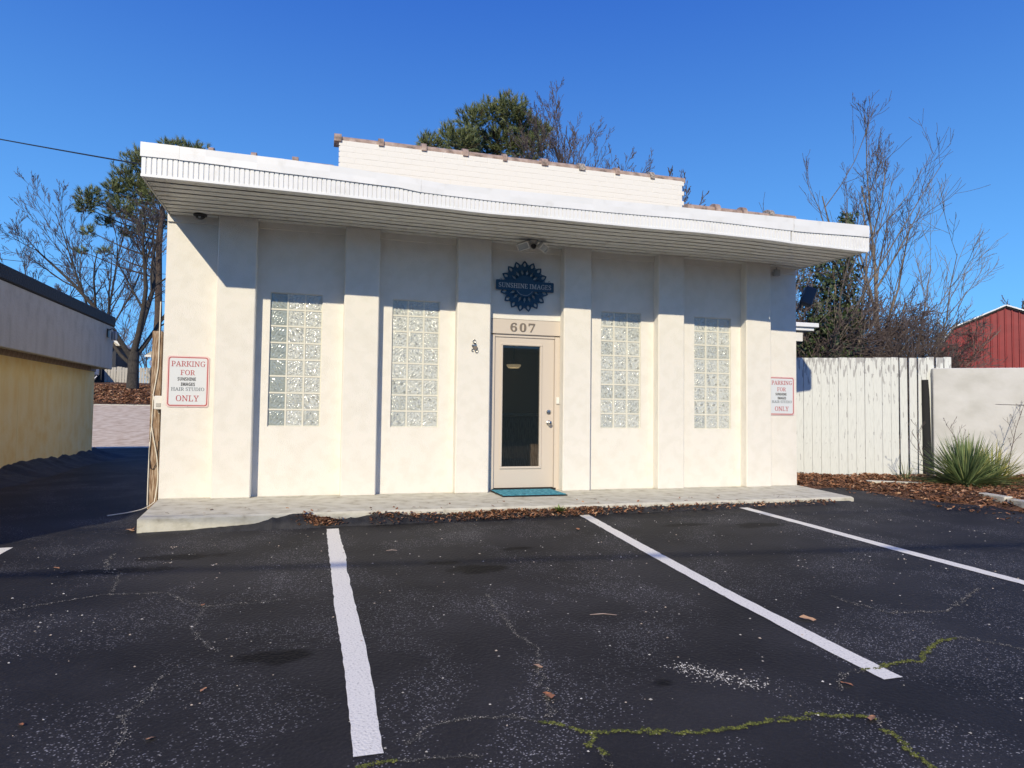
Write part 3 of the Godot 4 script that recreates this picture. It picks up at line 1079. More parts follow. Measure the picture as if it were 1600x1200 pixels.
# ---------------------------------------------------------------- the ochre building across the alley
func neighbour() -> void:
	var b := thing("neighbour_building", "ochre walled building with deep grey overhang and black roof edge beside the alley", "building", Vector3(-5.5, 0, -2))
	var z0 := -9.8
	var z1 := 5.4
	# ochre wall in panels with open joints
	var z := z0
	while z < z1 - 0.1:
		var e := minf(z + 2.2, z1)
		boxpart(Vector3(-4.62, -0.3, z + 0.004), Vector3(-4.5 + rng.randf_range(-0.002, 0.002), 2.02, e - 0.004), 0.004, "wall_panel", M.ochre, b)
		z += 2.2
	boxpart(Vector3(-14.0, -0.3, z0 + 0.02), Vector3(-4.625, 2.6, z1 - 0.02), 0.0, "core", M.grey_render, b)
	# overhang
	z = z0 + 0.35
	boxpart(Vector3(-4.17, 1.945, z), Vector3(-4.05, 2.96, z1 + 0.4), 0.012, "fascia", M.grey_render, b)
	boxpart(Vector3(-14.0, 1.945, z1 + 0.285), Vector3(-4.175, 2.96, z1 + 0.4), 0.01, "fascia", M.grey_render, b)
	boxpart(Vector3(-14.0, 1.945, z), Vector3(-4.175, 2.96, z + 0.115), 0.01, "fascia", M.grey_render, b)
	boxpart(Vector3(-4.62, 2.025, z + 0.12), Vector3(-4.175, 2.06, z1 + 0.28), 0.0, "soffit", M.old_wood, b)
	boxpart(Vector3(-14.1, 2.963, z - 0.05), Vector3(-4.02, 3.20, z1 + 0.45), 0.02, "roof_edge", M.roof_black, b)
	boxpart(Vector3(-4.52, 1.90, z0 + 0.02), Vector3(-4.47, 2.02, z1 - 0.02), 0.005, "trim_board", M.old_wood, b)
	var pb := MB.new()
	pb.lathe(Vector3(-5.2, 3.2, -7.4), Vector3.UP, [[0.0, 0.06], [0.34, 0.06], [0.34, 0.12], [0.42, 0.13], [0.50, 0.10], [0.52, 0.0]], 14)
	part(pb, "roof_vent", M.tile, b)
	# lantern
	var l := thing("wall_lantern", "small caged wall lantern near the end of the grey overhang", "lamp", Vector3(-4.05, 2.72, -8.95))
	var lb := MB.new()
	lb.box(Vector3(-4.048, 2.66, -9.02), Vector3(-4.02, 2.86, -8.90), 0.005)
	lb.tube([Vector3(-4.02, 2.83, -8.96), Vector3(-3.95, 2.87, -8.96), Vector3(-3.90, 2.82, -8.96)], [0.012, 0.012, 0.012], 6)
	part(lb, "bracket", M.black_plastic, l)
	var gl := MB.new()
	gl.lathe(Vector3(-3.90, 2.60, -8.96), Vector3.UP, [[0.0, 0.0], [0.0, 0.045], [0.02, 0.055], [0.17, 0.06], [0.2, 0.04], [0.21, 0.0]], 12)
	part(gl, "globe", M.lens, l)
	for k in 5:
		var cg := MB.new()
		var a := TAU * k / 5.0
		var o := Vector3(cos(a), 0, sin(a)) * 0.064
		cg.tube([Vector3(-3.90, 2.59, -8.96) + o, Vector3(-3.90, 2.80, -8.96) + o], [0.005, 0.005], 4)
		part(cg, "cage_bar", M.black_plastic, l)
	# strip of earth heaped against the wall
	var eb := MB.new()
	var nz := noise(0.9, 61, 4)
	var zs := steps(-10.2, 6.0, 0.15)
	for i in zs.size() - 1:
		for j in 6:
			var p := []
			for q in [[i, j], [i + 1, j], [i + 1, j + 1], [i, j + 1]]:
				var zz: float = zs[q[0]]
				var t: float = q[1] / 6.0
				var wd := 0.75 + 0.25 * nz.get_noise_1d(zz)
				var x := -4.56 + t * wd
				var y := ground_y(x, zz) - 0.01 + 0.24 * pow(1.0 - t, 1.4) * (1.0 + 0.3 * nz.get_noise_2d(zz * 1.2, 4.0)) + 0.05 * nz.get_noise_2d(x * 4.0, zz * 6.0) * (1.0 - t)
				p.append(Vector3(x, y, zz))
			eb.quad(p[0], p[1], p[2], p[3], Vector3(0.3, 1, 0))
	struct(eb, "earth_strip", M.tar)

# ---------------------------------------------------------------- right of the building
func fence_at(s: float) -> Vector3:
	return Vector3(7.6 + 0.958 * s, 0, -1.70 + 0.287 * s)

func right_side() -> void:
	var f := thing("board_fence", "white painted vertical board fence with peeling heads beside the storefront", "fence", fence_at(1.8))
	var dir := Vector3(0.958, 0, 0.287)
	var nrm := Vector3(-0.287, 0, 0.958)
	var s := 0.0
	var k := 0
	while s < 3.75:
		var w := 0.150 + rng.randf_range(-0.004, 0.004)
		var late := s > 2.75
		if late:
			w -= rng.randf_range(0.008, 0.026)
		var mb := MB.new()
		mb.use_uv = true
		var at := fence_at(s)
		var y0 := -0.05 + rng.randf_range(-0.01, 0.01)
		var y1 := 2.055 + s * 0.012 + rng.randf_range(-0.008, 0.008)
		var xf := Transform3D(Basis(dir, Vector3.UP, nrm), at)
		xf.basis = xf.basis.rotated(nrm, rng.randf_range(-0.002, 0.002) * (4.0 if late else 1.0))
		mb.box(Vector3(0, y0, 0), Vector3(w, y1, 0.019 + rng.randf_range(-0.003, 0.003)), 0.003, xf)
		var off := rng.randf()
		for i in mb.uv.size():
			var lp: Vector3 = xf.affine_inverse() * mb.v[i]
			mb.uv[i] = Vector2(lp.x * 1.7 + off, clampf((y1 - lp.y) / (y1 - y0), 0.002, 0.998))
		part(mb, "board", M.fence, f)
		s += w + (0.004 if not late else rng.randf_range(0.008, 0.03))
		k += 1
	for y in [0.3, 1.7]:
		var mb := MB.new()
		mb.box(Vector3(0, y, -0.045), Vector3(3.75, y + 0.09, -0.004), 0.003, Transform3D(Basis(dir, Vector3.UP, nrm), fence_at(0)))
		part(mb, "rail", M.char, f)
	var pm := MB.new()
	pm.tube([Vector3(10.83, -0.1, -0.70), Vector3(10.82, 0.8, -0.70), Vector3(10.81, 1.4, -0.70), Vector3(10.80, 1.70, -0.70)], [0.075, 0.07, 0.065, 0.055], 7)
	var post := put(pm.mesh(), "charred_post", M.char, self)
	tag(post, "blackened wooden post between the white fence and the grey wall", "post")
	# rendered wall
	var w := thing("rendered_wall", "pale grey rendered wall behind the spiky plants", "wall", Vector3(12, 0, 0))
	var wd := Vector3(0.84, 0, 0.543).normalized()
	var wn := Vector3(-wd.z, 0, wd.x)
	var wb := MB.new()
	wb.box(Vector3(0, -0.3, -0.2), Vector3(6.0, 1.90, 0.0), 0.012, Transform3D(Basis(wd, Vector3(0.0, 1, 0), wn), Vector3(10.87, 0, -0.60)))
	part(wb, "wall_body", M.block_wall, w)
	# bare creepers on the wall
	for q in [[1.35, 1.28, 0.42, 0.0], [1.9, 1.25, 0.12, -0.35]]:
		var cb := MB.new()
		var o := Vector3(10.87, 0, -0.60) + wn * 0.008
		cb.tube([o + wd * (q[0] - q[2]) + Vector3.UP * q[1], o + wd * q[0] + Vector3.UP * (q[1] - 0.01), o + wd * (q[0] + q[2] * 0.5) + Vector3.UP * (q[1] - 0.02 + q[3])], [0.002, 0.004, 0.003], 4)
		part(cb, "creeper", M.twig, w)
	# planting bed with leaf mulch
	var poly := PackedVector2Array([Vector2(7.58, 0.02), Vector2(8.35, 0.05), Vector2(8.28, 0.8), Vector2(8.22, 1.55), Vector2(8.45, 1.9), Vector2(8.78, 2.1), Vector2(8.7, 3.3), Vector2(15.0, 3.3), Vector2(15.0, 1.5), Vector2(10.9, -0.4), Vector2(7.58, -1.65)])
	var nz := noise(0.8, 62, 4)
	var bb := MB.new()
	var bed_y := func(x: float, z: float) -> float:
		var p := Vector2(x, z)
		var d := 9.0
		for i in 7:
			d = minf(d, p.distance_to(Geometry2D.get_closest_point_to_segment(p, poly[i], poly[i + 1])))
		if not Geometry2D.is_point_in_polygon(p, poly):
			d = -d
		d += 0.10 * nz.get_noise_2d(x * 4.0, z * 4.0)
		return ground_y(x, z) + clampf(d * 0.35, -0.06, 0.07) + 0.035 * nz.get_noise_2d(x * 1.5, z * 1.5)
	var gx := steps(7.5, 15.0, 0.125)
	var gz := steps(-1.75, 3.3, 0.126)
	for i in gx.size() - 1:
		for j in gz.size() - 1:
			if not Geometry2D.is_point_in_polygon(Vector2(gx[i] + 0.06, gz[j] + 0.06), poly):
				var near := false
				for e in [[-0.2, 0], [0.2, 0], [0, 0.2], [0, -0.2]]:
					if Geometry2D.is_point_in_polygon(Vector2(gx[i] + 0.06 + e[0], gz[j] + 0.06 + e[1]), poly):
						near = true
				if not near or gx[i] < 7.58:
					continue
			var p := []
			for q in [[i, j], [i + 1, j], [i + 1, j + 1], [i, j + 1]]:
				p.append(Vector3(gx[q[0]], bed_y.call(gx[q[0]], gz[q[1]]), gz[q[1]]))
			bb.quad(p[0], p[1], p[2], p[3], Vector3.UP)
	struct(bb, "planting_bed", M.mulch)
	var spots := []
	while spots.size() < 15000:
		var x := rng.randf_range(7.58, 12.5)
		var z := rng.randf_range(-1.6, 3.2)
		if Geometry2D.is_point_in_polygon(Vector2(x, z), poly) or (rng.randf() < 0.06 and z > 0.0 and x > 7.9):
			var y := maxf(bed_y.call(x, z), ground_y(x, z))
			spots.append(Vector3(x, y + rng.randf_range(0.0, 0.03), z))
	var ml := litter(spots, 0.024, 63)
	ml.name = numbered("leaf_mulch")
	tag(ml, "rust brown fallen leaves covering the planting bed by the fence", "leaves")
	ml.set_meta("kind", "stuff")
	# edging stones
	var curbs := [[Vector3(9.02, 0, 1.78), Vector3(8.92, 0, 2.22)], [Vector3(8.91, 0, 2.25), Vector3(8.80, 0, 2.80)], [Vector3(8.79, 0, 2.83), Vector3(8.68, 0, 3.4)], [Vector3(8.75, 0, 0.1), Vector3(9.35, 0, 0.55)]]
	for q in curbs:
		var a: Vector3 = q[0]
		var e: Vector3 = q[1]
		var d: Vector3 = (e - a).normalized()
		var y := ground_y(a.x, a.z)
		var mb := MB.new()
		var low: bool = q == curbs[3]
		mb.box(Vector3(0, y - 0.1, -0.06), Vector3(a.distance_to(e), y + (0.105 if low else 0.11), 0.06), 0.012, Transform3D(Basis(d, Vector3.UP, d.cross(Vector3.UP)), a))
		var o := put(mb.mesh(), "edging_stone", M.slab, self)
		var which := curbs.find(q)
		tag(o, ["pale concrete edging stone closest to the large green spiky clump", "second edging stone along the bed counting from the green spiky clump", "third edging stone along the bed counting from the green spiky clump", "pale concrete edging stone half sunk in leaves below the fence"][which], "kerb", "edging stones of the bed")
	# spiky plants
	yucca(Vector3(9.85, 0.0, 0.85), 0.80, 620, [lin(0.075, 0.13, 0.055), lin(0.14, 0.20, 0.08), lin(0.28, 0.32, 0.13), lin(0.20, 0.27, 0.12)], "large clump of spiky blue green leaves in front of the grey wall", 64)
	yucca(Vector3(10.55, 0.0, 0.72), 0.64, 240, [lin(0.28, 0.27, 0.07), lin(0.40, 0.37, 0.09), lin(0.22, 0.25, 0.07)], "clump of spiky yellow leaves behind the green clump", 65)
	yucca(Vector3(9.55, 0.0, 0.05), 0.36, 70, [lin(0.14, 0.17, 0.07), lin(0.28, 0.28, 0.12), lin(0.10, 0.14, 0.06)], "small sprawling pale green spiky tuft near the blackened post", 66)
	# thin bare saplings
	for q in [[10.05, 0.02, 1.02, 71, "thin bare sapling just right of the blackened post"], [10.15, 0.6, 0.98, 72, "thin bare sapling rising out of the green spiky clump"], [11.35, 0.35, 1.30, 73, "taller branching bare sapling behind the yellow spiky clump"], [9.95, 0.55, 0.80, 74, "shortest bare sapling rising out of the green spiky clump"]]:
		var t := thing("sapling", q[4], "sapling", Vector3(q[0], bed_y.call(q[0], q[1]) - 0.03, q[1]), "bare saplings by the wall")
		var r := RandomNumberGenerator.new()
		r.seed = q[3]
		var st := MB.new()
		var tw := MB.new()
		grow(st, tw, Vector3.ZERO, Vector3(0.03, 1, 0), q[2], 0.009, 0, {"levels": 2, "kids": [7, 3], "ratio": 0.32, "angle": 0.75, "wob": 0.10, "up": 0.1, "first": 0.35, "twig": 9, "sides": 5, "min": 0.0025}, r)
		put(st.mesh(), "stem", M.twig, t)

func yucca(at: Vector3, size: float, count: int, cols: Array, label: String, sd: int) -> void:
	var t := thing("spiky_plant", label, "plant", Vector3(at.x, ground_y(at.x, at.z) + 0.03, at.z))
	var r := RandomNumberGenerator.new()
	r.seed = sd
	for part_k in 2:
		var mb := MB.new()
		mb.use_col = true
		for i in count / 2:
			var a := r.randf() * TAU
			var el := lerpf(0.08, 1.45, pow(r.randf(), 1.15))
			var d := Vector3(cos(a) * cos(el), sin(el), sin(a) * cos(el))
			var L := size * r.randf_range(0.75, 1.15)
			var w := 0.0085 * r.randf_range(0.7, 1.3) * size / 0.6
			var side := d.cross(Vector3.UP).normalized()
			var up := side.cross(d).normalized()
			var c: Color = cols[r.randi() % cols.size()].srgb_to_linear()
			mb.tint = c * r.randf_range(0.75, 1.2)
			mb.tint.a = 1.0
			var p0 := Vector3(cos(a), 0, sin(a)) * r.randf_range(0.0, 0.12) * size + Vector3(0, r.randf_range(0, 0.06), 0)
			var prev: Array = []
			for k in 5:
				var u := k / 4.0
				var wd: float = w * [0.8, 1.0, 0.85, 0.5, 0.02][k]
				var pc := p0 + d * L * u - Vector3.UP * L * 0.16 * u * u * cos(el)
				var cur := [pc - side * wd + up * wd * 0.5, pc - up * wd * 0.1, pc + side * wd + up * wd * 0.5]
				if k > 0:
					mb.quad(prev[0], prev[1], cur[1], cur[0], up)
					mb.quad(prev[1], prev[2], cur[2], cur[1], up)
				prev = cur
		put(mb.mesh(), ["outer_leaves", "inner_leaves"][part_k], M.blade, t)

func litter(spots: Array, size: float, sd: int) -> MultiMeshInstance3D:
	var r := RandomNumberGenerator.new()
	r.seed = sd
	var mb := MB.new()
	mb.use_col = true
	leaf_shape(mb, 1.0)
	var mm := MultiMesh.new()
	mm.transform_format = MultiMesh.TRANSFORM_3D
	mm.use_colors = true
	mm.mesh = mb.mesh()
	mm.instance_count = spots.size()
	for i in spots.size():
		var bs := Basis(Vector3.UP, r.randf() * TAU)
		bs = Basis(Vector3(r.randf_range(-1, 1), 0.2, r.randf_range(-1, 1)).normalized(), r.randf_range(-0.9, 0.9)) * bs
		bs = bs.scaled(Vector3.ONE * size * r.randf_range(0.55, 1.5))
		mm.set_instance_transform(i, Transform3D(bs, spots[i]))
		var k := r.randf()
		var c := Color(0.17, 0.07, 0.032).lerp(Color(0.34, 0.165, 0.085), k)
		if r.randf() < 0.22:
			c = Color(0.08, 0.04, 0.024)
		elif r.randf() < 0.16:
			c = Color(0.48, 0.30, 0.18)
		mm.set_instance_color(i, c)
	var o := MultiMeshInstance3D.new()
	o.multimesh = mm
	o.material_override = M.leaf
	add_child(o)
	return o

func leaf_shape(mb: MB, s: float) -> void:
	# a curled oak-like leaf, lobed on both sides of a folded midrib
	var rib := [Vector3(-1.0, 0.0, 0), Vector3(-0.45, 0.10, 0), Vector3(0.15, 0.14, 0), Vector3(0.65, 0.08, 0), Vector3(1.0, 0.22, 0)]
	var wid := [0.05, 0.55, 0.34, 0.48, 0.04]
	for k in 4:
		for sd in [-1.0, 1.0]:
			var a: Vector3 = rib[k] * s
			var b: Vector3 = rib[k + 1] * s
			var c := b + Vector3(-0.05, 0.18 * wid[k + 1] + 0.04, sd * wid[k + 1]) * s
			var d := a + Vector3(-0.05, 0.18 * wid[k] + 0.04, sd * wid[k]) * s
			mb.quad(a, b, c, d, Vector3.UP)

# ---------------------------------------------------------------- details of the lot
func ribbon(mb: MB, pts: Array, lift: float, jitter: float, sd: int) -> void:
	# pts: [x, z, width]; follows the ground, edges a little ragged
	var nz := noise(3.0, sd, 3)
	var fine := []
	for i in pts.size() - 1:
		var k: int = maxi(1, int(Vector2(pts[i + 1][0] - pts[i][0], pts[i + 1][1] - pts[i][1]).length() / 0.06))
		for j in k:
			var t := float(j) / k
			fine.append([lerpf(pts[i][0], pts[i + 1][0], t), lerpf(pts[i][1], pts[i + 1][1], t), lerpf(pts[i][2], pts[i + 1][2], t)])
	fine.append(pts[-1])
	var prev := []
	for i in fine.size():
		var a: Array = fine[maxi(i - 1, 0)]
		var b: Array = fine[mini(i + 1, fine.size() - 1)]
		var d := Vector2(b[0] - a[0], b[1] - a[1]).normalized()
		var side := Vector2(-d.y, d.x)
		var c: Array = fine[i]
		var l: Vector2 = Vector2(c[0], c[1]) + side * (c[2] * 0.5 + jitter * nz.get_noise_2d(i * 0.35, 1.0))
		var r: Vector2 = Vector2(c[0], c[1]) - side * (c[2] * 0.5 + jitter * nz.get_noise_2d(i * 0.35, 50.0))
		var cur := [Vector3(l.x, ground_y(l.x, l.y) + lift, l.y), Vector3(r.x, ground_y(r.x, r.y) + lift, r.y)]
		if i > 0:
			mb.quad(prev[0], prev[1], cur[1], cur[0], Vector3.UP)
		prev = cur

func lot_details() -> void:
	var lot: MeshInstance3D = M.lot
	# painted bay lines
	var pm := mat(lin(1, 1, 1), 0.7)
	pm.albedo_texture = noise_tex(1024, 0.05, 81, [[0.0, lin(0.38, 0.365, 0.33)], [0.2, lin(0.62, 0.60, 0.54)], [0.38, lin(0.82, 0.795, 0.71)], [1.0, lin(0.86, 0.835, 0.75)]], 5)
	relief(pm, 512, 0.12, 82, 0.25, 3)
	tri_map(pm, 1.0)
	var lines := [
		[[0.732, 1.72, 0.115], [0.735, 2.30, 0.118], [0.742, 2.854, 0.135], [0.738, 3.25, 0.118], [0.742, 4.207, 0.132], [0.755, 4.967, 0.126], [0.751, 5.57, 0.118], [0.744, 6.012, 0.112]],
		[[3.46, 1.50, 0.115], [3.362, 3.238, 0.118], [3.30, 4.539, 0.112], [3.285, 5.404, 0.12], [3.282, 5.967, 0.115]],
		[[5.53, 1.55, 0.12], [5.568, 2.603, 0.115], [5.591, 3.806, 0.122], [5.644, 4.847, 0.115], [5.66, 6.1, 0.115]],
		[[-1.955, 1.90, 0.115], [-1.96, 3.5, 0.12], [-1.93, 5.9, 0.115]]]
	for i in lines.size():
		var mb := MB.new()
		ribbon(mb, lines[i], 0.004, 0.008, 83 + i)
		part(mb, "painted_line", pm, lot)
	# cracks: dark gap with crumbled pale lips
	var cracks := [
		[[-1.289, 3.781], [-1.056, 3.661], [-0.797, 3.546], [-0.404, 3.585], [-0.271, 3.791], [-0.118, 3.976], [-0.121, 4.388], [-0.03, 4.605], [0.063, 4.788]],
		[[-0.118, 3.976], [0.115, 3.969], [0.388, 3.942]],
		[[-0.166, 5.016], [-0.164, 5.231], [-0.208, 5.378], [-0.249, 5.415], [-0.194, 5.526], [-0.171, 5.687], [-0.203, 5.819], [-0.26, 6.0]],
		[[1.683, 4.136], [1.669, 4.441], [1.655, 4.854], [1.712, 5.151], [1.62, 5.446], [1.578, 5.691], [1.511, 5.924]],
		[[0.906, 5.976], [0.974, 5.865], [1.146, 5.815], [1.308, 5.84], [1.43, 5.908], [1.528, 5.957], [1.625, 6.071], [1.838, 6.106], [2.08, 6.198], [2.402, 6.178], [2.684, 6.194], [2.884, 6.271], [2.824, 6.359], [2.813, 6.488], [2.759, 6.64]],
		[[1.632, 6.094], [1.602, 6.178], [1.633, 6.327]],
		[[2.941, 6.016], [2.996, 5.922], [3.094, 5.847], [3.264, 5.843], [3.4, 5.829], [3.621, 5.818], [3.818, 5.686], [4.003, 5.615], [4.141, 5.599], [4.31, 5.842]],
		[[3.967, 4.782], [4.082, 5.155], [4.483, 5.218], [5.167, 4.88]],
		[[-1.048, 2.315], [-0.983, 2.747], [-0.92, 2.95], [-0.819, 2.974], [-0.756, 3.483]],
		[[0.68, 6.079], [0.797, 6.075], [1.034, 6.106], [1.18, 6.122]]]
	var dust := []
	var moss := []
	var rr := RandomNumberGenerator.new()
	rr.seed = 87
	for i in cracks.size():
		var mb := MB.new()
		var pts := []
		var P: Array = cracks[i]
		var wig := noise(5.0, 100 + i, 3)
		for k in P.size() - 1:
			var A := Vector2(P[k][0], P[k][1])
			var B := Vector2(P[k + 1][0], P[k + 1][1])
			var m := maxi(2, int(A.distance_to(B) / 0.04))
			for j in m:
				var q := A.lerp(B, float(j) / m)
				q += Vector2(wig.get_noise_2d(q.x * 3.0, q.y * 3.0), wig.get_noise_2d(q.x * 3.0 + 40.0, q.y * 3.0)) * 0.035
				pts.append([q.x, q.y, 0.004 + 0.006 * absf(wig.get_noise_2d(q.x, q.y + 9.0))])
				var mossy := (i == 4 and q.x > 1.45 and q.x < 2.85) or (i == 6 and q.x > 3.2 and q.x < 4.05) or (i == 5 and q.y < 6.2) or (i == 9 and q.x < 0.8)
				for e in (44 if mossy else 0):
					moss.append(q + (B - A) / m * rr.randf() + Vector2(rr.randfn(0, 0.007), rr.randfn(0, 0.006)))
				for e in (6 if mossy else 13):
					dust.append(q + (B - A) / m * rr.randf() + Vector2(rr.randfn(0, 0.010), rr.randfn(0, 0.008)))
		pts.append([P[-1][0], P[-1][1], 0.002])
		ribbon(mb, pts, 0.003, 0.002, 90 + i)
		part(mb, "crack", M.dark_gap, lot)
	var splash := []
	for i in 420:
		# a worn splash of white grit beside the second bay line
		var t := rr.randf()
		splash.append(Vector2(2.34, 5.55).lerp(Vector2(2.57, 5.88), t) + Vector2(rr.randfn(0, 0.05), rr.randfn(0, 0.035)))
	grains(dust, 0.0026, [Color(0.34, 0.32, 0.29), Color(0.2, 0.19, 0.175), Color(0.10, 0.095, 0.09)], "grit", "pale crumbled grit along the cracks in the asphalt", 88)
	grains(splash, 0.0036, [Color(0.62, 0.61, 0.58), Color(0.42, 0.41, 0.40), Color(0.25, 0.24, 0.23)], "paint_flecks", "patch of white paint flecks on the asphalt left of the middle bay line", 93)
	grains(moss, 0.0046, [Color(0.075, 0.09, 0.015), Color(0.14, 0.15, 0.03), Color(0.04, 0.05, 0.012)], "moss", "yellow green moss filling the long cracks in the asphalt", 89)
	# loose stones and grit grains spread over the lot
	var chips := []
	for i in 700:
		var z := rr.randf_range(1.8, 6.6)
		chips.append(Vector2(rr.randf_range(-1.8, 7.2), z))
	for q in [[8.009, 1.276], [8.055, 1.589], [6.838, 2.078], [6.681, 2.605], [5.347, 4.052], [-0.6, 2.2], [-0.4, 2.5], [-0.55, 2.75], [-0.2, 2.9]]:
		for e in 6:
			chips.append(Vector2(q[0], q[1]) + Vector2(rr.randfn(0, 0.02), rr.randfn(0, 0.012)))
	grains(chips, 0.0058, [Color(0.6, 0.58, 0.54), Color(0.38, 0.36, 0.33), Color(0.5, 0.42, 0.34)], "gravel", "scattered pale gravel chips lying on the asphalt", 90)
	# asphalt lapped up against the walk
	var tb := MB.new()
	var prof := [[-1.0, 0.0], [-0.62, 0.004], [-0.35, 0.022], [-0.05, 0.035], [0.18, 0.085], [0.30, 0.118], [0.48, 0.122], [0.62, 0.06], [0.8, 0.05], [1.0, 0.06], [1.2, 0.098], [1.5, 0.075], [2.0, 0.05], [2.6, 0.06], [3.4, 0.05], [5.0, 0.035], [6.4, 0.02], [7.2, 0.008]]
	var nz := noise(2.5, 91, 4)
	var xs := steps(-1.0, 7.2, 0.04)
	for i in xs.size() - 1:
		var p := []
		for q in [[i, 0], [i + 1, 0], [i + 1, 1], [i, 1], [i, 2], [i + 1, 2]]:
			var x: float = xs[q[0]]
			var zf := lerpf(1.505, 1.43, (x + 1.045) / 8.32)
			var h := lerp_table(prof, x) * (1.0 + 0.35 * nz.get_noise_1d(x * 4.0)) + 0.004
			h = minf(h, -ground_y(x, 1.5) - 0.004)
			var zz: float = zf + [0.002, 0.035, 0.13 + 0.03 * nz.get_noise_1d(x * 2.0 + 40.0)][q[1]]
			var y: float = ground_y(x, zz) + [h, h * 0.75, -0.004][q[1]]
			p.append(Vector3(x, y, zz))
		tb.quad(p[0], p[1], p[2], p[3], Vector3(0, 1, 0.3))
		tb.quad(p[3], p[2], p[5], p[4], Vector3(0, 1, 0.3))
	part(tb, "asphalt_lap", M.tar, lot)
	# leaves drifted along the walk
	var drift := []
	while drift.size() < 2400:
		var x := rr.randf_range(1.1, 6.9)
		if rr.randf() < 0.14:
			x = rr.randfn(0.62, 0.10)
		elif rr.randf() < 0.35:
			x = rr.randf_range(2.0, 3.7)
		var t := pow(rr.randf(), 1.6)
		var z := lerpf(1.5, 1.43, (x + 1.0) / 8.3) + 0.015 + t * (0.15 if x > 1.0 else 0.10)
		if x > 4.2 and rr.randf() < 0.4:
			continue
		var h := lerp_table(prof, x) * (1.0 - clampf(t, 0, 1))
		drift.append(Vector3(x, ground_y(x, z) + h + rr.randf_range(0.004, 0.028), z))
	for i in 60:
		drift.append(Vector3(rr.randfn(-1.09, 0.03), -0.12, rr.randfn(1.33, 0.06)) if i < 8 else Vector3(rr.randf_range(-0.9, 7.0), 0.004, 1.25 + rr.randf_range(-0.25, 0.2)))
	var ml := litter(drift, 0.015, 92)
	ml.name = numbered("leaf_drift")
	tag(ml, "brown leaves drifted along the front edge of the concrete walk", "leaves")
	ml.set_meta("kind", "stuff")
	# weed
	var wd := thing("weed", "small green weed sprouting from the leaves in front of the doormat", "weed", Vector3(3.17, ground_y(3.17, 1.53) + 0.05, 1.53))
	var wm := MB.new()
	wm.use_col = true
	for i in 46:
		var a := rr.randf() * TAU
		var el := rr.randf_range(0.15, 1.3)
		var d := Vector3(cos(a) * cos(el), sin(el) * 0.7, sin(a) * cos(el))
		var L := rr.randf_range(0.05, 0.13)
		var sd := d.cross(Vector3.UP).normalized() * 0.012
		wm.tint = Color(0.10, 0.17, 0.035).lerp(Color(0.24, 0.30, 0.07), rr.randf())
		wm.quad(Vector3.ZERO, d * L * 0.5 - sd, d * L, d * L * 0.5 + sd, Vector3.UP)
	put(wm.mesh(), "leaves", M.blade, wd)
	# single leaves
	var lone := [[-1.127, 1.40, 0.055, "rust brown leaf against the left corner of the concrete walk"], [-1.315, 2.743, 0.024, ""], [3.47, 5.14, 0.048, "large tan oak leaf lying beside the middle bay line"], [3.091, 2.301, 0.036, "small orange leaf in the bay before the right glass windows"], [1.63, 5.40, 0.034, ""], [1.573, 5.723, 0.045, "crumpled brown leaves caught at the crack junction"], [0.061, 5.256, 0.018, ""], [-0.073, 5.674, 0.022, ""], [-0.126, 3.95, 0.026, ""], [-0.603, 5.416, 0.018, ""], [3.0, 5.97, 0.03, ""], [2.85, 6.28, 0.03, ""]]
	for q in lone:
		var mb := MB.new()
		mb.use_col = true
		mb.tint = Color(0.36, 0.15, 0.07).lerp(Color(0.46, 0.30, 0.19), rr.randf())
		leaf_shape(mb, q[2])
		var o := put(mb.mesh(), "fallen_leaf", M.leaf, self, Vector3(q[0], ground_y(q[0], q[1]) + 0.006, q[1]))
		o.rotation = Vector3(rr.randf_range(-0.2, 0.2), rr.randf() * TAU, rr.randf_range(-0.2, 0.2))
		if q[3] == "":
			tag(o, "small dry brown leaf lying alone on the black asphalt", "leaf", "single small leaves on the asphalt")
		else:
			tag(o, q[3], "leaf")
	for q in [[2.2, 4.72, 0.16, 0.4], [1.15, 2.75, 0.09, 0.1]]:
		var mb := MB.new()
		var c := Vector3(q[0], ground_y(q[0], q[1]) + 0.004, q[1])
		mb.tube([c, c + Vector3(q[2] * 0.5, 0.006, q[3] * 0.05), c + Vector3(q[2], 0.0, q[3] * 0.12)], [0.002, 0.003, 0.0015], 4)
		var o := put(mb.mesh(), "twig", M.tile, self)
		tag(o, "longer fallen twig on the asphalt in the middle bay" if q[2] > 0.1 else "short fallen twig on the asphalt close to the concrete walk", "twig")

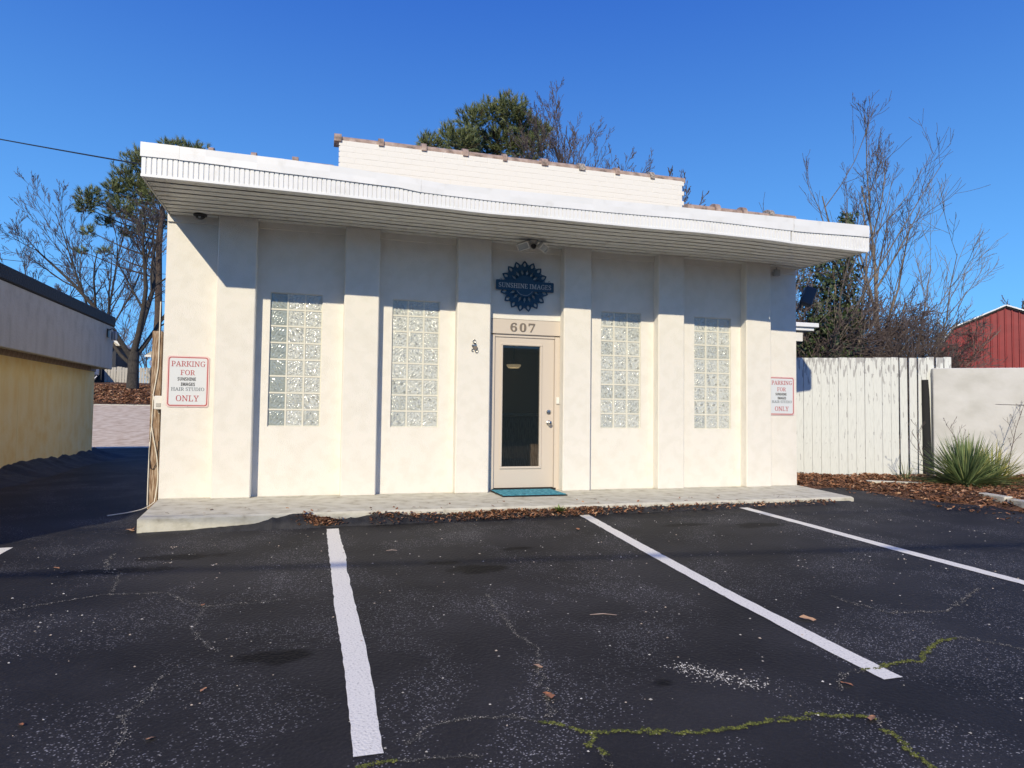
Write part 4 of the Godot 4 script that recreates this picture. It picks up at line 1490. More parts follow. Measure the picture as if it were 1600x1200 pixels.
func grains(spots: Array, size: float, cols: Array, called: String, label: String, sd: int) -> void:
	var r := RandomNumberGenerator.new()
	r.seed = sd
	var mb := MB.new()
	mb.use_col = true
	var o6 := [Vector3(1, 0, 0), Vector3(0.1, 0, 1), Vector3(-0.9, 0, 0.2), Vector3(-0.1, 0, -0.9)]
	for k in 4:
		mb.flat(o6[k], o6[(k + 1) % 4], Vector3(0.05, 0.8, 0), o6[k] + o6[(k + 1) % 4] + Vector3.UP)
		mb.flat(o6[k], o6[(k + 1) % 4], Vector3(0, -0.4, 0), o6[k] + o6[(k + 1) % 4] + Vector3.DOWN)
	var mm := MultiMesh.new()
	mm.transform_format = MultiMesh.TRANSFORM_3D
	mm.use_colors = true
	mm.mesh = mb.mesh()
	mm.instance_count = spots.size()
	for i in spots.size():
		var q: Vector2 = spots[i]
		var bs := Basis(Vector3.UP, r.randf() * TAU).scaled(Vector3(1, 0.6, 1) * size * pow(r.randf(), 1.2) * 1.6 + Vector3.ONE * size * 0.25)
		mm.set_instance_transform(i, Transform3D(bs, Vector3(q.x, ground_y(q.x, q.y) + 0.003, q.y)))
		mm.set_instance_color(i, cols[r.randi() % cols.size()] * r.randf_range(0.75, 1.15))
	var o := MultiMeshInstance3D.new()
	o.multimesh = mm
	o.material_override = M.leaf
	o.name = numbered(called)
	add_child(o)
	tag(o, label, called)
	o.set_meta("kind", "stuff")

# ---------------------------------------------------------------- things fixed to the building
func rounded(x0: float, y0: float, x1: float, y1: float, r: float) -> PackedVector2Array:
	var p := PackedVector2Array()
	for c in [[x1 - r, y0 + r, -90.0], [x1 - r, y1 - r, 0.0], [x0 + r, y1 - r, 90.0], [x0 + r, y0 + r, 180.0]]:
		for k in 5:
			var a := deg_to_rad(c[2] + 22.5 * k)
			p.append(Vector2(c[0] + cos(a) * r, c[1] + sin(a) * r))
	return p

func parking_sign(x0: float, x1: float, y0: float, y1: float, label: String) -> void:
	var t := thing("parking_sign", label, "sign", Vector3((x0 + x1) / 2, y0, 0))
	var mb := MB.new()
	mb.prism(rounded(x0, y0, x1, y1, 0.028), 0.004, 0.009)
	part(mb, "plate", M.sign_pink, t)
	var fm := MB.new()
	fm.prism(rounded(x0 + 0.030, y0 + 0.030, x1 - 0.030, y1 - 0.030, 0.018), 0.0092, 0.0105)
	part(fm, "face", M.sign_face, t)
	var bm := MB.new()
	bm.plate_ring(rounded(x0 + 0.014, y0 + 0.014, x1 - 0.014, y1 - 0.014, 0.03), rounded(x0 + 0.023, y0 + 0.023, x1 - 0.023, y1 - 0.023, 0.024), 0.0092, 0.0115)
	part(bm, "border", M.sign_red, t)
	var w := x1 - x0
	var h := y1 - y0
	var cx := (x0 + x1) / 2
	var z := 0.0118
	text("lettering", "PARKING", true, 400, w * 0.80, h * 0.105, Vector3(cx, y0 + h * 0.845, z), M.sign_red, t)
	text("lettering", "FOR", true, 400, w * 0.34, h * 0.10, Vector3(cx - w * 0.01, y0 + h * 0.675, z), M.sign_red, t)
	text("lettering", "SUNSHINE", false, 700, w * 0.43, h * 0.066, Vector3(cx - w * 0.03, y0 + h * 0.548, z), M.sign_black, t)
	text("lettering", "IMAGES", false, 700, w * 0.33, h * 0.066, Vector3(cx, y0 + h * 0.446, z), M.sign_black, t)
	text("lettering", "HAIR STUDIO", true, 400, w * 0.78, h * 0.066, Vector3(cx, y0 + h * 0.352, z), M.sign_slate, t)
	text("lettering", "ONLY", true, 400, w * 0.54, h * 0.115, Vector3(cx, y0 + h * 0.172, z), M.sign_red, t)
	for q in [[cx, y1 - 0.009], [cx, y0 + 0.009]]:
		var s := MB.new()
		s.lathe(Vector3(q[0], q[1], 0.009), Vector3(0, 0, 1), [[0.0, 0.006], [0.003, 0.005], [0.004, 0.0]], 8)
		part(s, "screw", M.steel, t)

func petal(a: float, r0: float, r1: float, hw: float, point: float) -> PackedVector2Array:
	var p := PackedVector2Array()
	var d := Vector2(cos(a), sin(a))
	var s := Vector2(-d.y, d.x)
	for k in 8:
		var t := k / 7.0
		var w := hw * pow(sin(PI * pow(t * 0.94 + 0.06, point)), 0.85)
		p.append(d * lerpf(r0, r1, t) + s * w)
	for k in range(6, 0, -1):
		var t := k / 7.0
		var w := hw * pow(sin(PI * pow(t * 0.94 + 0.06, point)), 0.85)
		p.append(d * lerpf(r0, r1, t) - s * w)
	return p

func fittings() -> void:
	parking_sign(-1.111, -0.657, 1.052, 1.65, "red and grey parking sign on the wall by the wooden post")
	parking_sign(7.065, 7.515, 1.045, 1.625, "red and grey parking sign on the wall next to the white fence")
	# flower-shaped name sign
	var C := Vector3(3.214, 2.732, 0.0)
	var s := thing("flower_sign", "dark blue metal sunflower sign with a name bar above the door", "sign", C)
	for k in 17:
		var a := TAU * (k + 0.25) / 17.0
		var mb := MB.new()
		mb.plate_ring(petal(a, 0.17, 0.348, 0.050, 1.15), petal(a, 0.262, 0.322, 0.018, 1.0), 0.018, 0.023)
		put(mb.mesh(), "outer_petal", M.navy, s)
		var ib := MB.new()
		var a2 := TAU * (k + 0.75) / 17.0
		ib.plate_ring(petal(a2, 0.09, 0.300, 0.048, 1.05), petal(a2, 0.150, 0.285, 0.0195, 1.0), 0.0235, 0.028)
		put(ib.mesh(), "inner_petal", M.navy, s)
	var cb := MB.new()
	cb.lathe(Vector3(0, 0, 0.0285), Vector3(0, 0, 1), [[0.0, 0.143], [0.005, 0.143], [0.005, 0.0]], 40)
	put(cb.mesh(), "centre_disc", M.navy, s)
	var bb := MB.new()
	bb.prism(rounded(-0.403, -0.066, 0.411, 0.068, 0.014), 0.034, 0.039)
	put(bb.mesh(), "name_bar", M.navy, s)
	text("lettering", "SUNSHINE IMAGES", true, 400, 0.735, 0.062, C + Vector3(0.004, 0.0, 0.0395), M.cut_letter, s, 0.0015)
	for x in [-0.335, 0.345]:
		var e := MB.new()
		var pts := []
		var rad := []
		for k in 9:
			var a := PI * k / 8.0
			pts.append(Vector3(x + cos(a) * 0.014, 0.068 + sin(a) * 0.02, 0.036))
			rad.append(0.003)
		e.tube(pts, rad, 5)
		put(e.mesh(), "hanging_eye", M.navy, s)
	for k in 34:
		var db := MB.new()
		var a := -PI * (k + 0.5) / 34.0
		db.lathe(Vector3(cos(a) * 0.125, sin(a) * 0.125, 0.0335), Vector3(0, 0, 1), [[0.0, 0.0035], [0.0012, 0.0035], [0.0012, 0.0]], 6)
		put(db.mesh(), "seed_dot", M.cut_letter, s)
	# twin floodlight under the soffit
	var fy := soffit_y(3.2, 0.33) - 0.004
	var f := thing("flood_light", "grey twin head floodlight under the canopy above the flower sign", "lamp", Vector3(3.22, fy, 0.33))
	var fb := MB.new()
	fb.lathe(Vector3(0, 0, 0), Vector3.DOWN, [[0.0, 0.0], [0.0, 0.075], [0.022, 0.075], [0.032, 0.06], [0.05, 0.045], [0.085, 0.04], [0.11, 0.025], [0.115, 0.0]], 20)
	put(fb.mesh(), "base", M.grey_plastic, f)
	var sb := MB.new()
	sb.lathe(Vector3(0, -0.075, 0.02), Vector3(0, -0.35, 1).normalized(), [[0.0, 0.03], [0.035, 0.034], [0.045, 0.026], [0.05, 0.0]], 16)
	put(sb.mesh(), "motion_sensor", M.black_plastic, f)
	for x in [-1.0, 1.0]:
		var xf := Transform3D(Basis(Vector3.UP, x * 0.55) * Basis(Vector3.RIGHT, 0.65) * Basis(Vector3(0, 0, 1), x * -0.25), Vector3(x * 0.135, -0.085, 0.04))
		var hb := MB.new()
		hb.box(Vector3(-0.085, -0.05, -0.035), Vector3(0.085, 0.05, 0.012), 0.012, xf)
		var head := put(hb.mesh(), "lamp_head", M.grey_plastic, f)
		var rim := MB.new()
		for q in [[-0.08, -0.05, 0.08, -0.038], [-0.08, 0.038, 0.08, 0.05], [-0.08, -0.038, -0.068, 0.038], [0.068, -0.038, 0.08, 0.038]]:
			rim.box(Vector3(q[0], q[1], 0.0125), Vector3(q[2], q[3], 0.03), 0.002, xf)
		put(rim.mesh(), "rim", M.white_plastic, head)
		var lb := MB.new()
		lb.box(Vector3(-0.067, -0.037, 0.0125), Vector3(0.067, 0.037, 0.017), 0.0, xf)
		put(lb.mesh(), "lens", M.lens, head)
		var ab := MB.new()
		ab.tube([Vector3(x * 0.03, -0.06, 0.0), Vector3(x * 0.075, -0.075, 0.01), xf * Vector3(0, 0, -0.03)], [0.014, 0.014, 0.014], 8)
		put(ab.mesh(), "arm", M.grey_plastic, f)
	# little dome camera at the left end, junction box at the right end
	var d := thing("dome_camera", "small black dome camera under the canopy above the left parking sign", "camera", Vector3(-0.79, soffit_y(-0.79, 0.14) - 0.006, 0.14))
	var dm := MB.new()
	dm.lathe(Vector3.ZERO, Vector3.DOWN, [[0.0, 0.0], [0.0, 0.075], [0.015, 0.075], [0.02, 0.055], [0.04, 0.045], [0.052, 0.025], [0.055, 0.0]], 18)
	put(dm.mesh(), "dome", M.black_plastic, d)
	var dl := MB.new()
	dl.lathe(Vector3(0, -0.035, 0.035), Vector3(0, -0.3, 1).normalized(), [[0.0, 0.014], [0.012, 0.014], [0.012, 0.0]], 10)
	put(dl.mesh(), "lens", M.lens, d)
	var j := thing("junction_box", "small grey junction box high on the wall above the right parking sign", "box", Vector3(7.19, 3.19, 0.0))
	var jb := MB.new()
	jb.box(Vector3(-0.05, -0.045, 0.002), Vector3(0.05, 0.05, 0.06), 0.006)
	put(jb.mesh(), "body", M.grey_plastic, j)
	var jc := MB.new()
	jc.lathe(Vector3(0, 0.05, 0.03), Vector3.UP, [[0.0, 0.013], [0.03, 0.013], [0.03, 0.0]], 10)
	put(jc.mesh(), "conduit_stub", M.grey_plastic, j)
	# ornament on the pilaster left of the door
	var o := thing("wall_ornament", "small metal hanging ornament on the pilaster left of the door", "ornament", Vector3(2.50, 1.885, 0.15))
	var ob := MB.new()
	ob.lathe(Vector3(0, 0.012, 0.004), Vector3(0, 0, 1), [[0.0, 0.032], [0.008, 0.034], [0.016, 0.022], [0.024, 0.010], [0.024, 0.0]], 18)
	put(ob.mesh(), "boss", M.steel, o)
	for q in [[0.0, 0.062, 0.018, 0.022], [0.032, -0.055, 0.018, 0.026], [-0.022, -0.05, 0.012, 0.016]]:
		var lb := MB.new()
		var pts := []
		var rad := []
		for k in 13:
			var a := TAU * k / 12.0
			pts.append(Vector3(q[0] + cos(a) * q[2], q[1] + sin(a) * q[3], 0.012))
			rad.append(0.006)
		lb.tube(pts, rad, 6, false)
		put(lb.mesh(), "loop", M.steel, o)
	var wb := MB.new()
	wb.box(Vector3(0.0, -0.035, 0.004), Vector3(0.055, 0.015, 0.018), 0.006, Transform3D(Basis(Vector3(0, 0, 1), -0.6), Vector3.ZERO))
	put(wb.mesh(), "wing", M.digit, o)
	# doormat
	var dm2 := thing("doormat", "worn teal doormat lying in front of the glass door", "doormat", Vector3(3.2, 0.0, 0.33))
	var mm := MB.new()
	mm.box(Vector3(2.77, 0.003, 0.02), Vector3(3.62, 0.016, 0.645), 0.005)
	part(mm, "rubber_backing", M.cable_black, dm2)
	var mp := MB.new()
	mp.box(Vector3(2.785, 0.0163, 0.035), Vector3(3.605, 0.024, 0.63), 0.003)
	part(mp, "pile", M.mat, dm2)
	# ceiling lamp seen through the door
	var cl := thing("pendant_lamp", "round lit pendant lamp inside behind the door glass", "lamp", Vector3(3.97, 1.84, -3.0))
	var cm := MB.new()
	cm.lathe(Vector3.ZERO, Vector3.UP, [[0.0, 0.0], [0.0, 0.10], [0.04, 0.13], [0.06, 0.13], [0.06, 0.0]], 20)
	var em := mat(lin(0.8, 0.7, 0.5), 0.6)
	em.emission_enabled = true
	em.emission = lin(1.0, 0.78, 0.45)
	em.emission_energy_multiplier = 0.35
	put(cm.mesh(), "shade", em, cl)
	var rod := MB.new()
	rod.tube([Vector3(0, 0.06, 0), Vector3(0, 1.455, 0)], [0.008, 0.008], 8)
	put(rod.mesh(), "stem", M.black_plastic, cl)
	var ol := OmniLight3D.new()
	ol.name = "glow"
	ol.light_energy = 0.05
	ol.light_color = lin(1.0, 0.8, 0.5)
	ol.omni_range = 9.0
	ol.omni_attenuation = 2.0
	ol.light_size = 0.1
	ol.shadow_enabled = true
	ol.position = Vector3(0, -0.15, 0)
	cl.add_child(ol)
	# counter inside the door
	var ct := thing("counter", "pale reception counter inside behind the door glass", "counter", Vector3(3.9, 0, -2.6))
	boxpart(Vector3(3.2, 0.002, -2.75), Vector3(5.0, 0.98, -2.3), 0.01, "cabinet", M.old_wood, ct)
	boxpart(Vector3(3.1, 0.983, -2.85), Vector3(5.1, 1.03, -2.2), 0.008, "top", M.white_plastic, ct)
	# dark box lamp on its arm at the right corner
	var r := thing("box_lamp", "tilted dark box shaped lamp on an arm at the right corner of the storefront", "lamp", Vector3(7.56, 2.63, -0.1))
	var xf := Transform3D(Basis(Vector3(0, 0, 1), -0.42) * Basis(Vector3.UP, -0.35), Vector3(7.87, 2.895, -0.1))
	var rb := MB.new()
	rb.box(Vector3(-0.085, -0.145, -0.06), Vector3(0.085, 0.145, 0.06), 0.014, xf)
	part(rb, "housing", M.black_box if M.has("black_box") else mat(lin(0.045, 0.055, 0.075), 0.5), r)
	var rl := MB.new()
	rl.box(Vector3(-0.078, -0.152, -0.052), Vector3(0.078, -0.1455, 0.052), 0.002, xf)
	part(rl, "front_cover", M.black_plastic, r)
	var ra := MB.new()
	ra.tube([Vector3(7.562, 2.63, -0.1), Vector3(7.64, 2.65, -0.1), Vector3(7.71, 2.72, -0.1), xf * Vector3(-0.09, -0.05, 0)], [0.012, 0.012, 0.012, 0.012], 8)
	part(ra, "arm", M.black_plastic, r)
	var rp := MB.new()
	rp.lathe(Vector3(7.561, 2.63, -0.1), Vector3.RIGHT, [[0.0, 0.04], [0.012, 0.04], [0.016, 0.0]], 12)
	part(rp, "wall_plate", M.black_plastic, r)
	# weathered post with its cables at the left corner
	var p := thing("cable_post", "weathered wooden post carrying white cables at the left corner of the storefront", "post", Vector3(-1.26, -0.15, -0.25))
	var pb := MB.new()
	pb.box(Vector3(-0.055, -0.05, -0.045), Vector3(0.05, 2.10, 0.045), 0.006, Transform3D(Basis(Vector3(0, 0, 1), 0.002), Vector3.ZERO))
	put(pb.mesh(), "timber", M.old_wood, p)
	var runs := [
		[[0.02, 2.45, 0.055], [0.018, 2.1, 0.056], [0.015, 1.65, 0.056], [-0.025, 1.35, 0.057], [-0.03, 1.0, 0.057], [-0.045, 0.75, 0.057], [-0.05, 0.3, 0.057], [-0.048, 0.05, 0.06]],
		[[-0.03, 1.35, 0.058], [0.0, 1.24, 0.06], [0.05, 1.12, 0.08]],
		[[-0.035, 1.0, 0.06], [-0.012, 0.86, 0.062], [0.035, 0.62, 0.062], [0.055, 0.45, 0.07], [0.05, 0.25, 0.07], [0.03, 0.08, 0.09], [-0.05, 0.03, 0.22], [-0.18, 0.02, 0.45], [-0.32, 0.02, 0.62]]]
	for q in runs:
		var cb2 := MB.new()
		var c3 := Curve3D.new()
		for i in q.size():
			var v := Vector3(q[i][0], q[i][1], q[i][2])
			var tn := Vector3.ZERO
			if i > 0 and i < q.size() - 1:
				tn = (Vector3(q[i + 1][0], q[i + 1][1], q[i + 1][2]) - Vector3(q[i - 1][0], q[i - 1][1], q[i - 1][2])) / 6.0
			c3.add_point(v, -tn, tn)
		var pts := []
		var rad := []
		for k in 25:
			pts.append(c3.sample_baked(c3.get_baked_length() * k / 24.0))
			rad.append(0.0065)
		cb2.tube(pts, rad, 6)
		put(cb2.mesh(), "cable", M.cable_white, p)
	var bl := MB.new()
	bl.tube([Vector3(-0.042, 0.9, 0.058), Vector3(-0.046, 0.6, 0.058), Vector3(-0.03, 0.48, 0.06), Vector3(0.0, 0.47, 0.06), Vector3(0.04, 0.55, 0.06), Vector3(0.048, 0.8, 0.058)], [0.005, 0.005, 0.005, 0.005, 0.005, 0.005], 6)
	put(bl.mesh(), "cable", M.cable_black, p)
	var mb2 := thing("meter_box", "small pale utility box on the corner between the post and the left parking sign", "box", Vector3(-1.20, 1.02, -0.14))
	var mbx := MB.new()
	mbx.box(Vector3(-0.055, 0.0, -0.05), Vector3(0.038, 0.16, 0.06), 0.008)
	put(mbx.mesh(), "case", M.white_plastic, mb2)
	var mby := MB.new()
	mby.box(Vector3(-0.03, 0.03, 0.0602), Vector3(0.02, 0.075, 0.066), 0.002)
	put(mby.mesh(), "cover", M.grey_plastic, mb2)

# ---------------------------------------------------------------- trees and things far behind
func grow(st: MB, tw: MB, p: Vector3, d: Vector3, length: float, r0: float, lvl: int, P: Dictionary, r: RandomNumberGenerator) -> void:
	var last: bool = lvl >= P.levels
	var segs := 3 if last else (6 if lvl == 0 else 4)
	var pts := [p]
	var rad := [r0]
	var dirs := [d.normalized()]
	var end := maxf(r0 * (0.25 if lvl == 0 else 0.35), P.min)
	var cur := d.normalized()
	for i in segs:
		cur = (cur + Vector3(r.randfn(0, P.wob), r.randfn(0, P.wob) + P.up * (1.0 if lvl > 0 else 0.3), r.randfn(0, P.wob))).normalized()
		pts.append(pts[-1] + cur * length / segs)
		rad.append(lerpf(r0, end, float(i + 1) / segs))
		dirs.append(cur)
	var target := tw if lvl >= P.twig else st
	target.tube(pts, rad, (P.sides if lvl == 0 else (5 if lvl == 1 else 3)), false)
	if last:
		return
	var kids: int = P.kids[mini(lvl, P.kids.size() - 1)]
	for k in kids:
		var t := lerpf(P.first if lvl == 0 else 0.2, 1.0, (k + r.randf()) / kids)
		var f := t * segs
		var i := mini(int(f), segs - 1)
		var at: Vector3 = pts[i].lerp(pts[i + 1], f - i)
		var dr: Vector3 = dirs[i]
		var ax := dr.cross(Vector3(r.randf_range(-1, 1), r.randf_range(-1, 1), r.randf_range(-1, 1))).normalized()
		var nd := dr.rotated(ax, P.angle * r.randf_range(0.65, 1.25))
		var rr: float = maxf(lerpf(r0, end, t) * r.randf_range(0.5, 0.75), P.min)
		grow(st, tw, at, nd, length * P.ratio * r.randf_range(0.7, 1.25) * (1.15 - 0.5 * t), rr, lvl + 1, P, r)

func bare_tree(called: String, label: String, group: String, at: Vector3, height: float, r0: float, P: Dictionary, sd: int, bark: Material, twig: Material, forks: Array = []) -> Node3D:
	var t := thing(called, label, "tree", at, group)
	var r := RandomNumberGenerator.new()
	r.seed = sd
	var st := MB.new()
	var tw := MB.new()
	if forks.is_empty():
		grow(st, tw, Vector3.ZERO, Vector3(r.randfn(0, 0.03), 1, r.randfn(0, 0.03)), height, r0, 0, P, r)
	else:
		# short bole that breaks into several leaders
		var h0: float = forks[0]
		st.tube([Vector3(0, -0.4, 0), Vector3(0, 0.15, 0), Vector3(0, h0 * 0.5, 0), Vector3(0, h0, 0)], [r0 * 1.25, r0 * 1.05, r0 * 0.92, r0 * 0.9], 10)
		for k in range(1, forks.size()):
			var f: Array = forks[k]
			grow(st, tw, Vector3(0, h0 * f[3], 0), Vector3(f[0], 1, f[1]), height * f[2], r0 * f[4], 0, P, r)
	put(st.mesh(), "trunk", bark, t)
	if tw.v.size() > 0:
		put(tw.mesh(), "crown", twig, t)
	return t

func pine(label: String, at: Vector3, height: float, r0: float, clumps: Array, sd: int, dense: float) -> void:
	var t := thing("pine_tree", label, "tree", at)
	var r := RandomNumberGenerator.new()
	r.seed = sd
	var st := MB.new()
	var bend := [Vector3(0, -0.5, 0), Vector3(0.15, height * 0.3, 0), Vector3(0.05, height * 0.6, 0.1), Vector3(0.3, height * 0.85, 0.0), Vector3(0.3, height * 0.97, 0)]
	st.tube(bend, [r0 * 1.15, r0, r0 * 0.8, r0 * 0.45, r0 * 0.15], 9)
	var nd := MB.new()
	nd.use_col = true
	for c in clumps:
		var cp := Vector3(c[0], c[1], c[2])
		var cr: float = c[3]
		# limb from the trunk
		var hy := clampf(c[1] - cr * 0.9 - absf(c[0]) * 0.25, height * 0.35, height * 0.93)
		var base := Vector3(0.1, hy, 0)
		st.tube([base, base.lerp(cp, 0.5) - Vector3(0, 0.15, 0), cp], [r0 * 0.28, r0 * 0.2, r0 * 0.08], 5, false)
		for k in 7:
			var q := cp + Vector3(r.randfn(0, 1), r.randfn(0, 0.8), r.randfn(0, 1)).normalized() * cr * 0.8
			st.tube([cp, cp.lerp(q, 0.5) + Vector3(0, -0.1, 0), q], [r0 * 0.10, r0 * 0.07, 0.012], 3, false)
		var tufts := int(dense * cr * cr * 120.0)
		for k in tufts:
			var o := Vector3(r.randfn(0, 1), r.randfn(0, 1), r.randfn(0, 1)).normalized()
			var rad := cr * pow(r.randf(), 0.38) * (1.0 + 0.18 * sin(o.x * 7.0 + cp.x * 3.0) + 0.15 * sin(o.y * 9.0 + o.z * 6.0))
			var q := cp + Vector3(o.x, o.y * 0.75, o.z) * rad
			var up := (o * 0.75 + Vector3(r.randfn(0, 0.25), 0.65, r.randfn(0, 0.25))).normalized()
			var base_c := Color(0.07, 0.10, 0.04).lerp(Color(0.23, 0.26, 0.11), r.randf())
			if r.randf() < 0.06:
				base_c = Color(0.12, 0.10, 0.05)
			for e in 22:
				var nn := (up + Vector3(r.randfn(0, 0.42), r.randfn(0, 0.35), r.randfn(0, 0.42))).normalized()
				var L := r.randf_range(0.22, 0.42)
				var sd2 := nn.cross(Vector3(r.randfn(0, 1), r.randfn(0, 1), r.randfn(0, 1))).normalized() * 0.018
				nd.tint = base_c * r.randf_range(0.8, 1.2)
				var s0 := q + up * r.randf_range(-0.2, 0.12)
				nd.flat(s0 - sd2, s0 + sd2, s0 + nn * L, sd2.cross(nn))
	put(st.mesh(), "trunk", M.bark_pine, t)
	put(nd.mesh(), "crown", M.blade, t)

func gy(x: float, z: float) -> float:
	return ground_y(x, z) + 0.04

func background() -> void:
	# tree with the stout forking trunk beyond the alley
	var big := {"levels": 4, "kids": [6, 6, 5, 4], "ratio": 0.46, "angle": 0.62, "wob": 0.10, "up": 0.06, "first": 0.25, "twig": 3, "sides": 8, "min": 0.010}
	bare_tree("bare_tree", "stout bare tree forking low beyond the end of the alley", "", Vector3(-9.83, gy(-9.83, -37.0), -37.04), 8.2, 0.33, big, 201, M.bark_grey, M.twig, [2.3, [-0.55, 0.1, 1.0, 0.75, 0.5], [-0.12, -0.3, 1.05, 1.0, 0.6], [0.22, 0.2, 1.0, 0.95, 0.55], [0.62, -0.1, 0.75, 0.8, 0.42], [-0.9, -0.2, 0.75, 0.6, 0.36]])
	# finer bare trees further back on the left
	var fine := {"levels": 4, "kids": [8, 6, 5, 4], "ratio": 0.44, "angle": 0.5, "wob": 0.08, "up": 0.12, "first": 0.22, "twig": 2, "sides": 6, "min": 0.012}
	bare_tree("bare_tree", "slender bare tree with a wide hazy crown above the ochre building", "", Vector3(-23.0, gy(-23, -62), -62.0), 10.0, 0.20, fine, 202, M.bark_grey, M.twig_red, [1.6, [-0.45, 0.1, 0.95, 0.9, 0.6], [0.0, -0.1, 1.0, 1.0, 0.65], [0.42, 0.1, 0.9, 0.9, 0.6]])
	bare_tree("bare_tree", "bare tree whose fan of fine branches rises in front of the left pine", "", Vector3(-14.6, gy(-14.6, -48), -48.0), 11.5, 0.16, fine, 203, M.bark_grey, M.twig_red, [2.0, [-0.3, 0.1, 0.95, 0.9, 0.6], [0.12, -0.1, 1.0, 1.0, 0.65], [0.3, 0.1, 0.8, 0.9, 0.5]])
	var shrub := {"levels": 3, "kids": [6, 5, 5], "ratio": 0.5, "angle": 0.55, "wob": 0.12, "up": 0.05, "first": 0.1, "twig": 1, "sides": 5, "min": 0.009}
	var sh0: Node3D = null
	for q in [[-30.0, -60.0, 1.0, 0.0], [-27.0, -66.0, 1.1, 1.0], [-20.5, -58.0, 1.0, 2.0], [-17.5, -64.0, 1.2, 3.0], [-13.5, -60.0, 1.0, 4.0], [-10.5, -66.0, 1.2, 5.0], [-7.5, -60.0, 1.0, 0.5], [-34.0, -55.0, 1.2, 2.6], [-24.5, -52.0, 0.8, 4.4]]:
		var at := Vector3(q[0], gy(q[0], q[1]) - 0.1, q[1])
		if sh0 == null:
			sh0 = bare_tree("bare_shrub", "tall leafless brown shrub in the thicket behind the far houses", "leafless thicket behind the far houses", at, 6.5, 0.09, shrub, 204, M.bark_grey, M.twig, [0.3, [-0.6, 0.1, 0.8, 0.9, 0.6], [-0.2, -0.4, 1.0, 1.0, 0.7], [0.25, 0.3, 1.0, 1.0, 0.7], [0.7, 0.0, 0.8, 0.9, 0.6], [0.0, 0.7, 0.8, 0.9, 0.6]])
		else:
			var c := sh0.duplicate()
			c.name = numbered("bare_shrub")
			add_child(c)
			c.position = at
			c.scale = Vector3.ONE * q[2]
			c.rotation.y = q[3]
	# pines
	var kL := 50.0 / 1066.0
	var left := []
	for c in [[282, 226, 20], [300, 236, 16], [258, 232, 16], [215, 252, 26], [240, 262, 30], [190, 272, 26], [205, 292, 30], [238, 300, 28], [255, 285, 26], [172, 296, 20], [150, 322, 20], [132, 326, 15], [185, 330, 22], [215, 335, 22], [248, 335, 20], [160, 342, 14], [150, 372, 11], [190, 358, 12], [170, 398, 9], [140, 402, 8], [225, 365, 10]]:
		left.append([(c[0] - 242) * kL, (600 - c[1]) * kL, randfn_fixed(c[0]) * 1.4, c[2] * kL * 1.05])
	pine("tall pine behind the left end of the white canopy", Vector3(-10.6, gy(-10.6, -46.5), -46.5), 17.0, 0.26, left, 205, 0.80)
	var kC := 45.0 / 1066.0
	var mid := []
	for c in [[783, 172, 26], [755, 180, 24], [795, 185, 28], [825, 195, 22], [840, 192, 13], [725, 196, 22], [700, 205, 22], [672, 212, 16], [660, 225, 11], [745, 208, 30], [780, 215, 34], [815, 225, 28], [710, 232, 28], [745, 245, 34], [685, 240, 18], [790, 250, 34], [825, 258, 22], [770, 290, 36], [720, 280, 26], [770, 340, 30]]:
		mid.append([(c[0] - 765) * kC, (620 - c[1]) * kC, randfn_fixed(c[0] + 7) * 1.5, c[2] * kC * 1.08])
	pine("round crowned pine rising behind the raised brick parapet", Vector3(11.75, gy(11.75, -34.8), -34.8), 18.6, 0.30, mid, 206, 1.0)
	# bare trees behind the parapet
	var up := {"levels": 4, "kids": [15, 7, 6, 4], "ratio": 0.38, "angle": 0.50, "wob": 0.06, "up": 0.10, "first": 0.3, "twig": 2, "sides": 6, "min": 0.011}
	bare_tree("bare_tree", "hazy bare tree right of the pine above the raised parapet", "", Vector3(16.6, gy(16.6, -34.2), -34.2), 17.6, 0.15, up, 207, M.bark_grey, M.twig_red, [3.0, [-0.10, 0.1, 0.80, 0.9, 0.6], [0.05, -0.1, 0.86, 1.0, 0.65], [0.20, 0.05, 0.80, 1.0, 0.6], [0.32, 0.0, 0.70, 0.9, 0.5]])
	bare_tree("bare_tree", "second hazy bare tree spreading low beside the parapet coping", "", Vector3(19.6, gy(19.6, -33), -33.0), 12.8, 0.14, up, 217, M.bark_grey, M.twig_red, [3.0, [-0.05, 0.1, 0.80, 0.9, 0.6], [0.14, -0.1, 0.86, 1.0, 0.65], [0.30, 0.05, 0.78, 1.0, 0.6]])
	bare_tree("bare_tree", "low bare treetop just over the right end of the parapet", "", Vector3(23.5, gy(23.5, -31), -31.0), 12.0, 0.12, up, 208, M.bark_grey, M.twig_red)
	bare_tree("bare_tree", "thin bare treetop showing over the right half of the canopy", "", Vector3(12.2, gy(12.2, -13), -13.0), 7.6, 0.07, up, 209, M.bark_pale, M.twig)
	# bare trees right of the building
	var rt := {"levels": 4, "kids": [12, 6, 5, 4], "ratio": 0.44, "angle": 0.55, "wob": 0.08, "up": 0.13, "first": 0.18, "twig": 3, "sides": 8, "min": 0.005}
	bare_tree("bare_tree", "tall bare tree standing behind the white board fence", "", Vector3(15.03, gy(15, -5.7), -5.73), 7.7, 0.085, rt, 210, M.bark_pale, M.twig)
	var rt2 := {"levels": 3, "kids": [7, 5, 4], "ratio": 0.48, "angle": 0.6, "wob": 0.10, "up": 0.16, "first": 0.15, "twig": 2, "sides": 6, "min": 0.005}
	bare_tree("bare_tree", "pale limbed bare tree leaning toward the red barn", "", Vector3(16.0, gy(16, -6.3), -6.3), 5.6, 0.042, rt2, 211, M.bark_pale, M.twig_pale, [0.4, [0.45, 0.1, 0.95, 0.8, 0.8], [0.16, 0.2, 1.0, 0.9, 0.8], [0.75, -0.1, 0.75, 0.7, 0.7]])
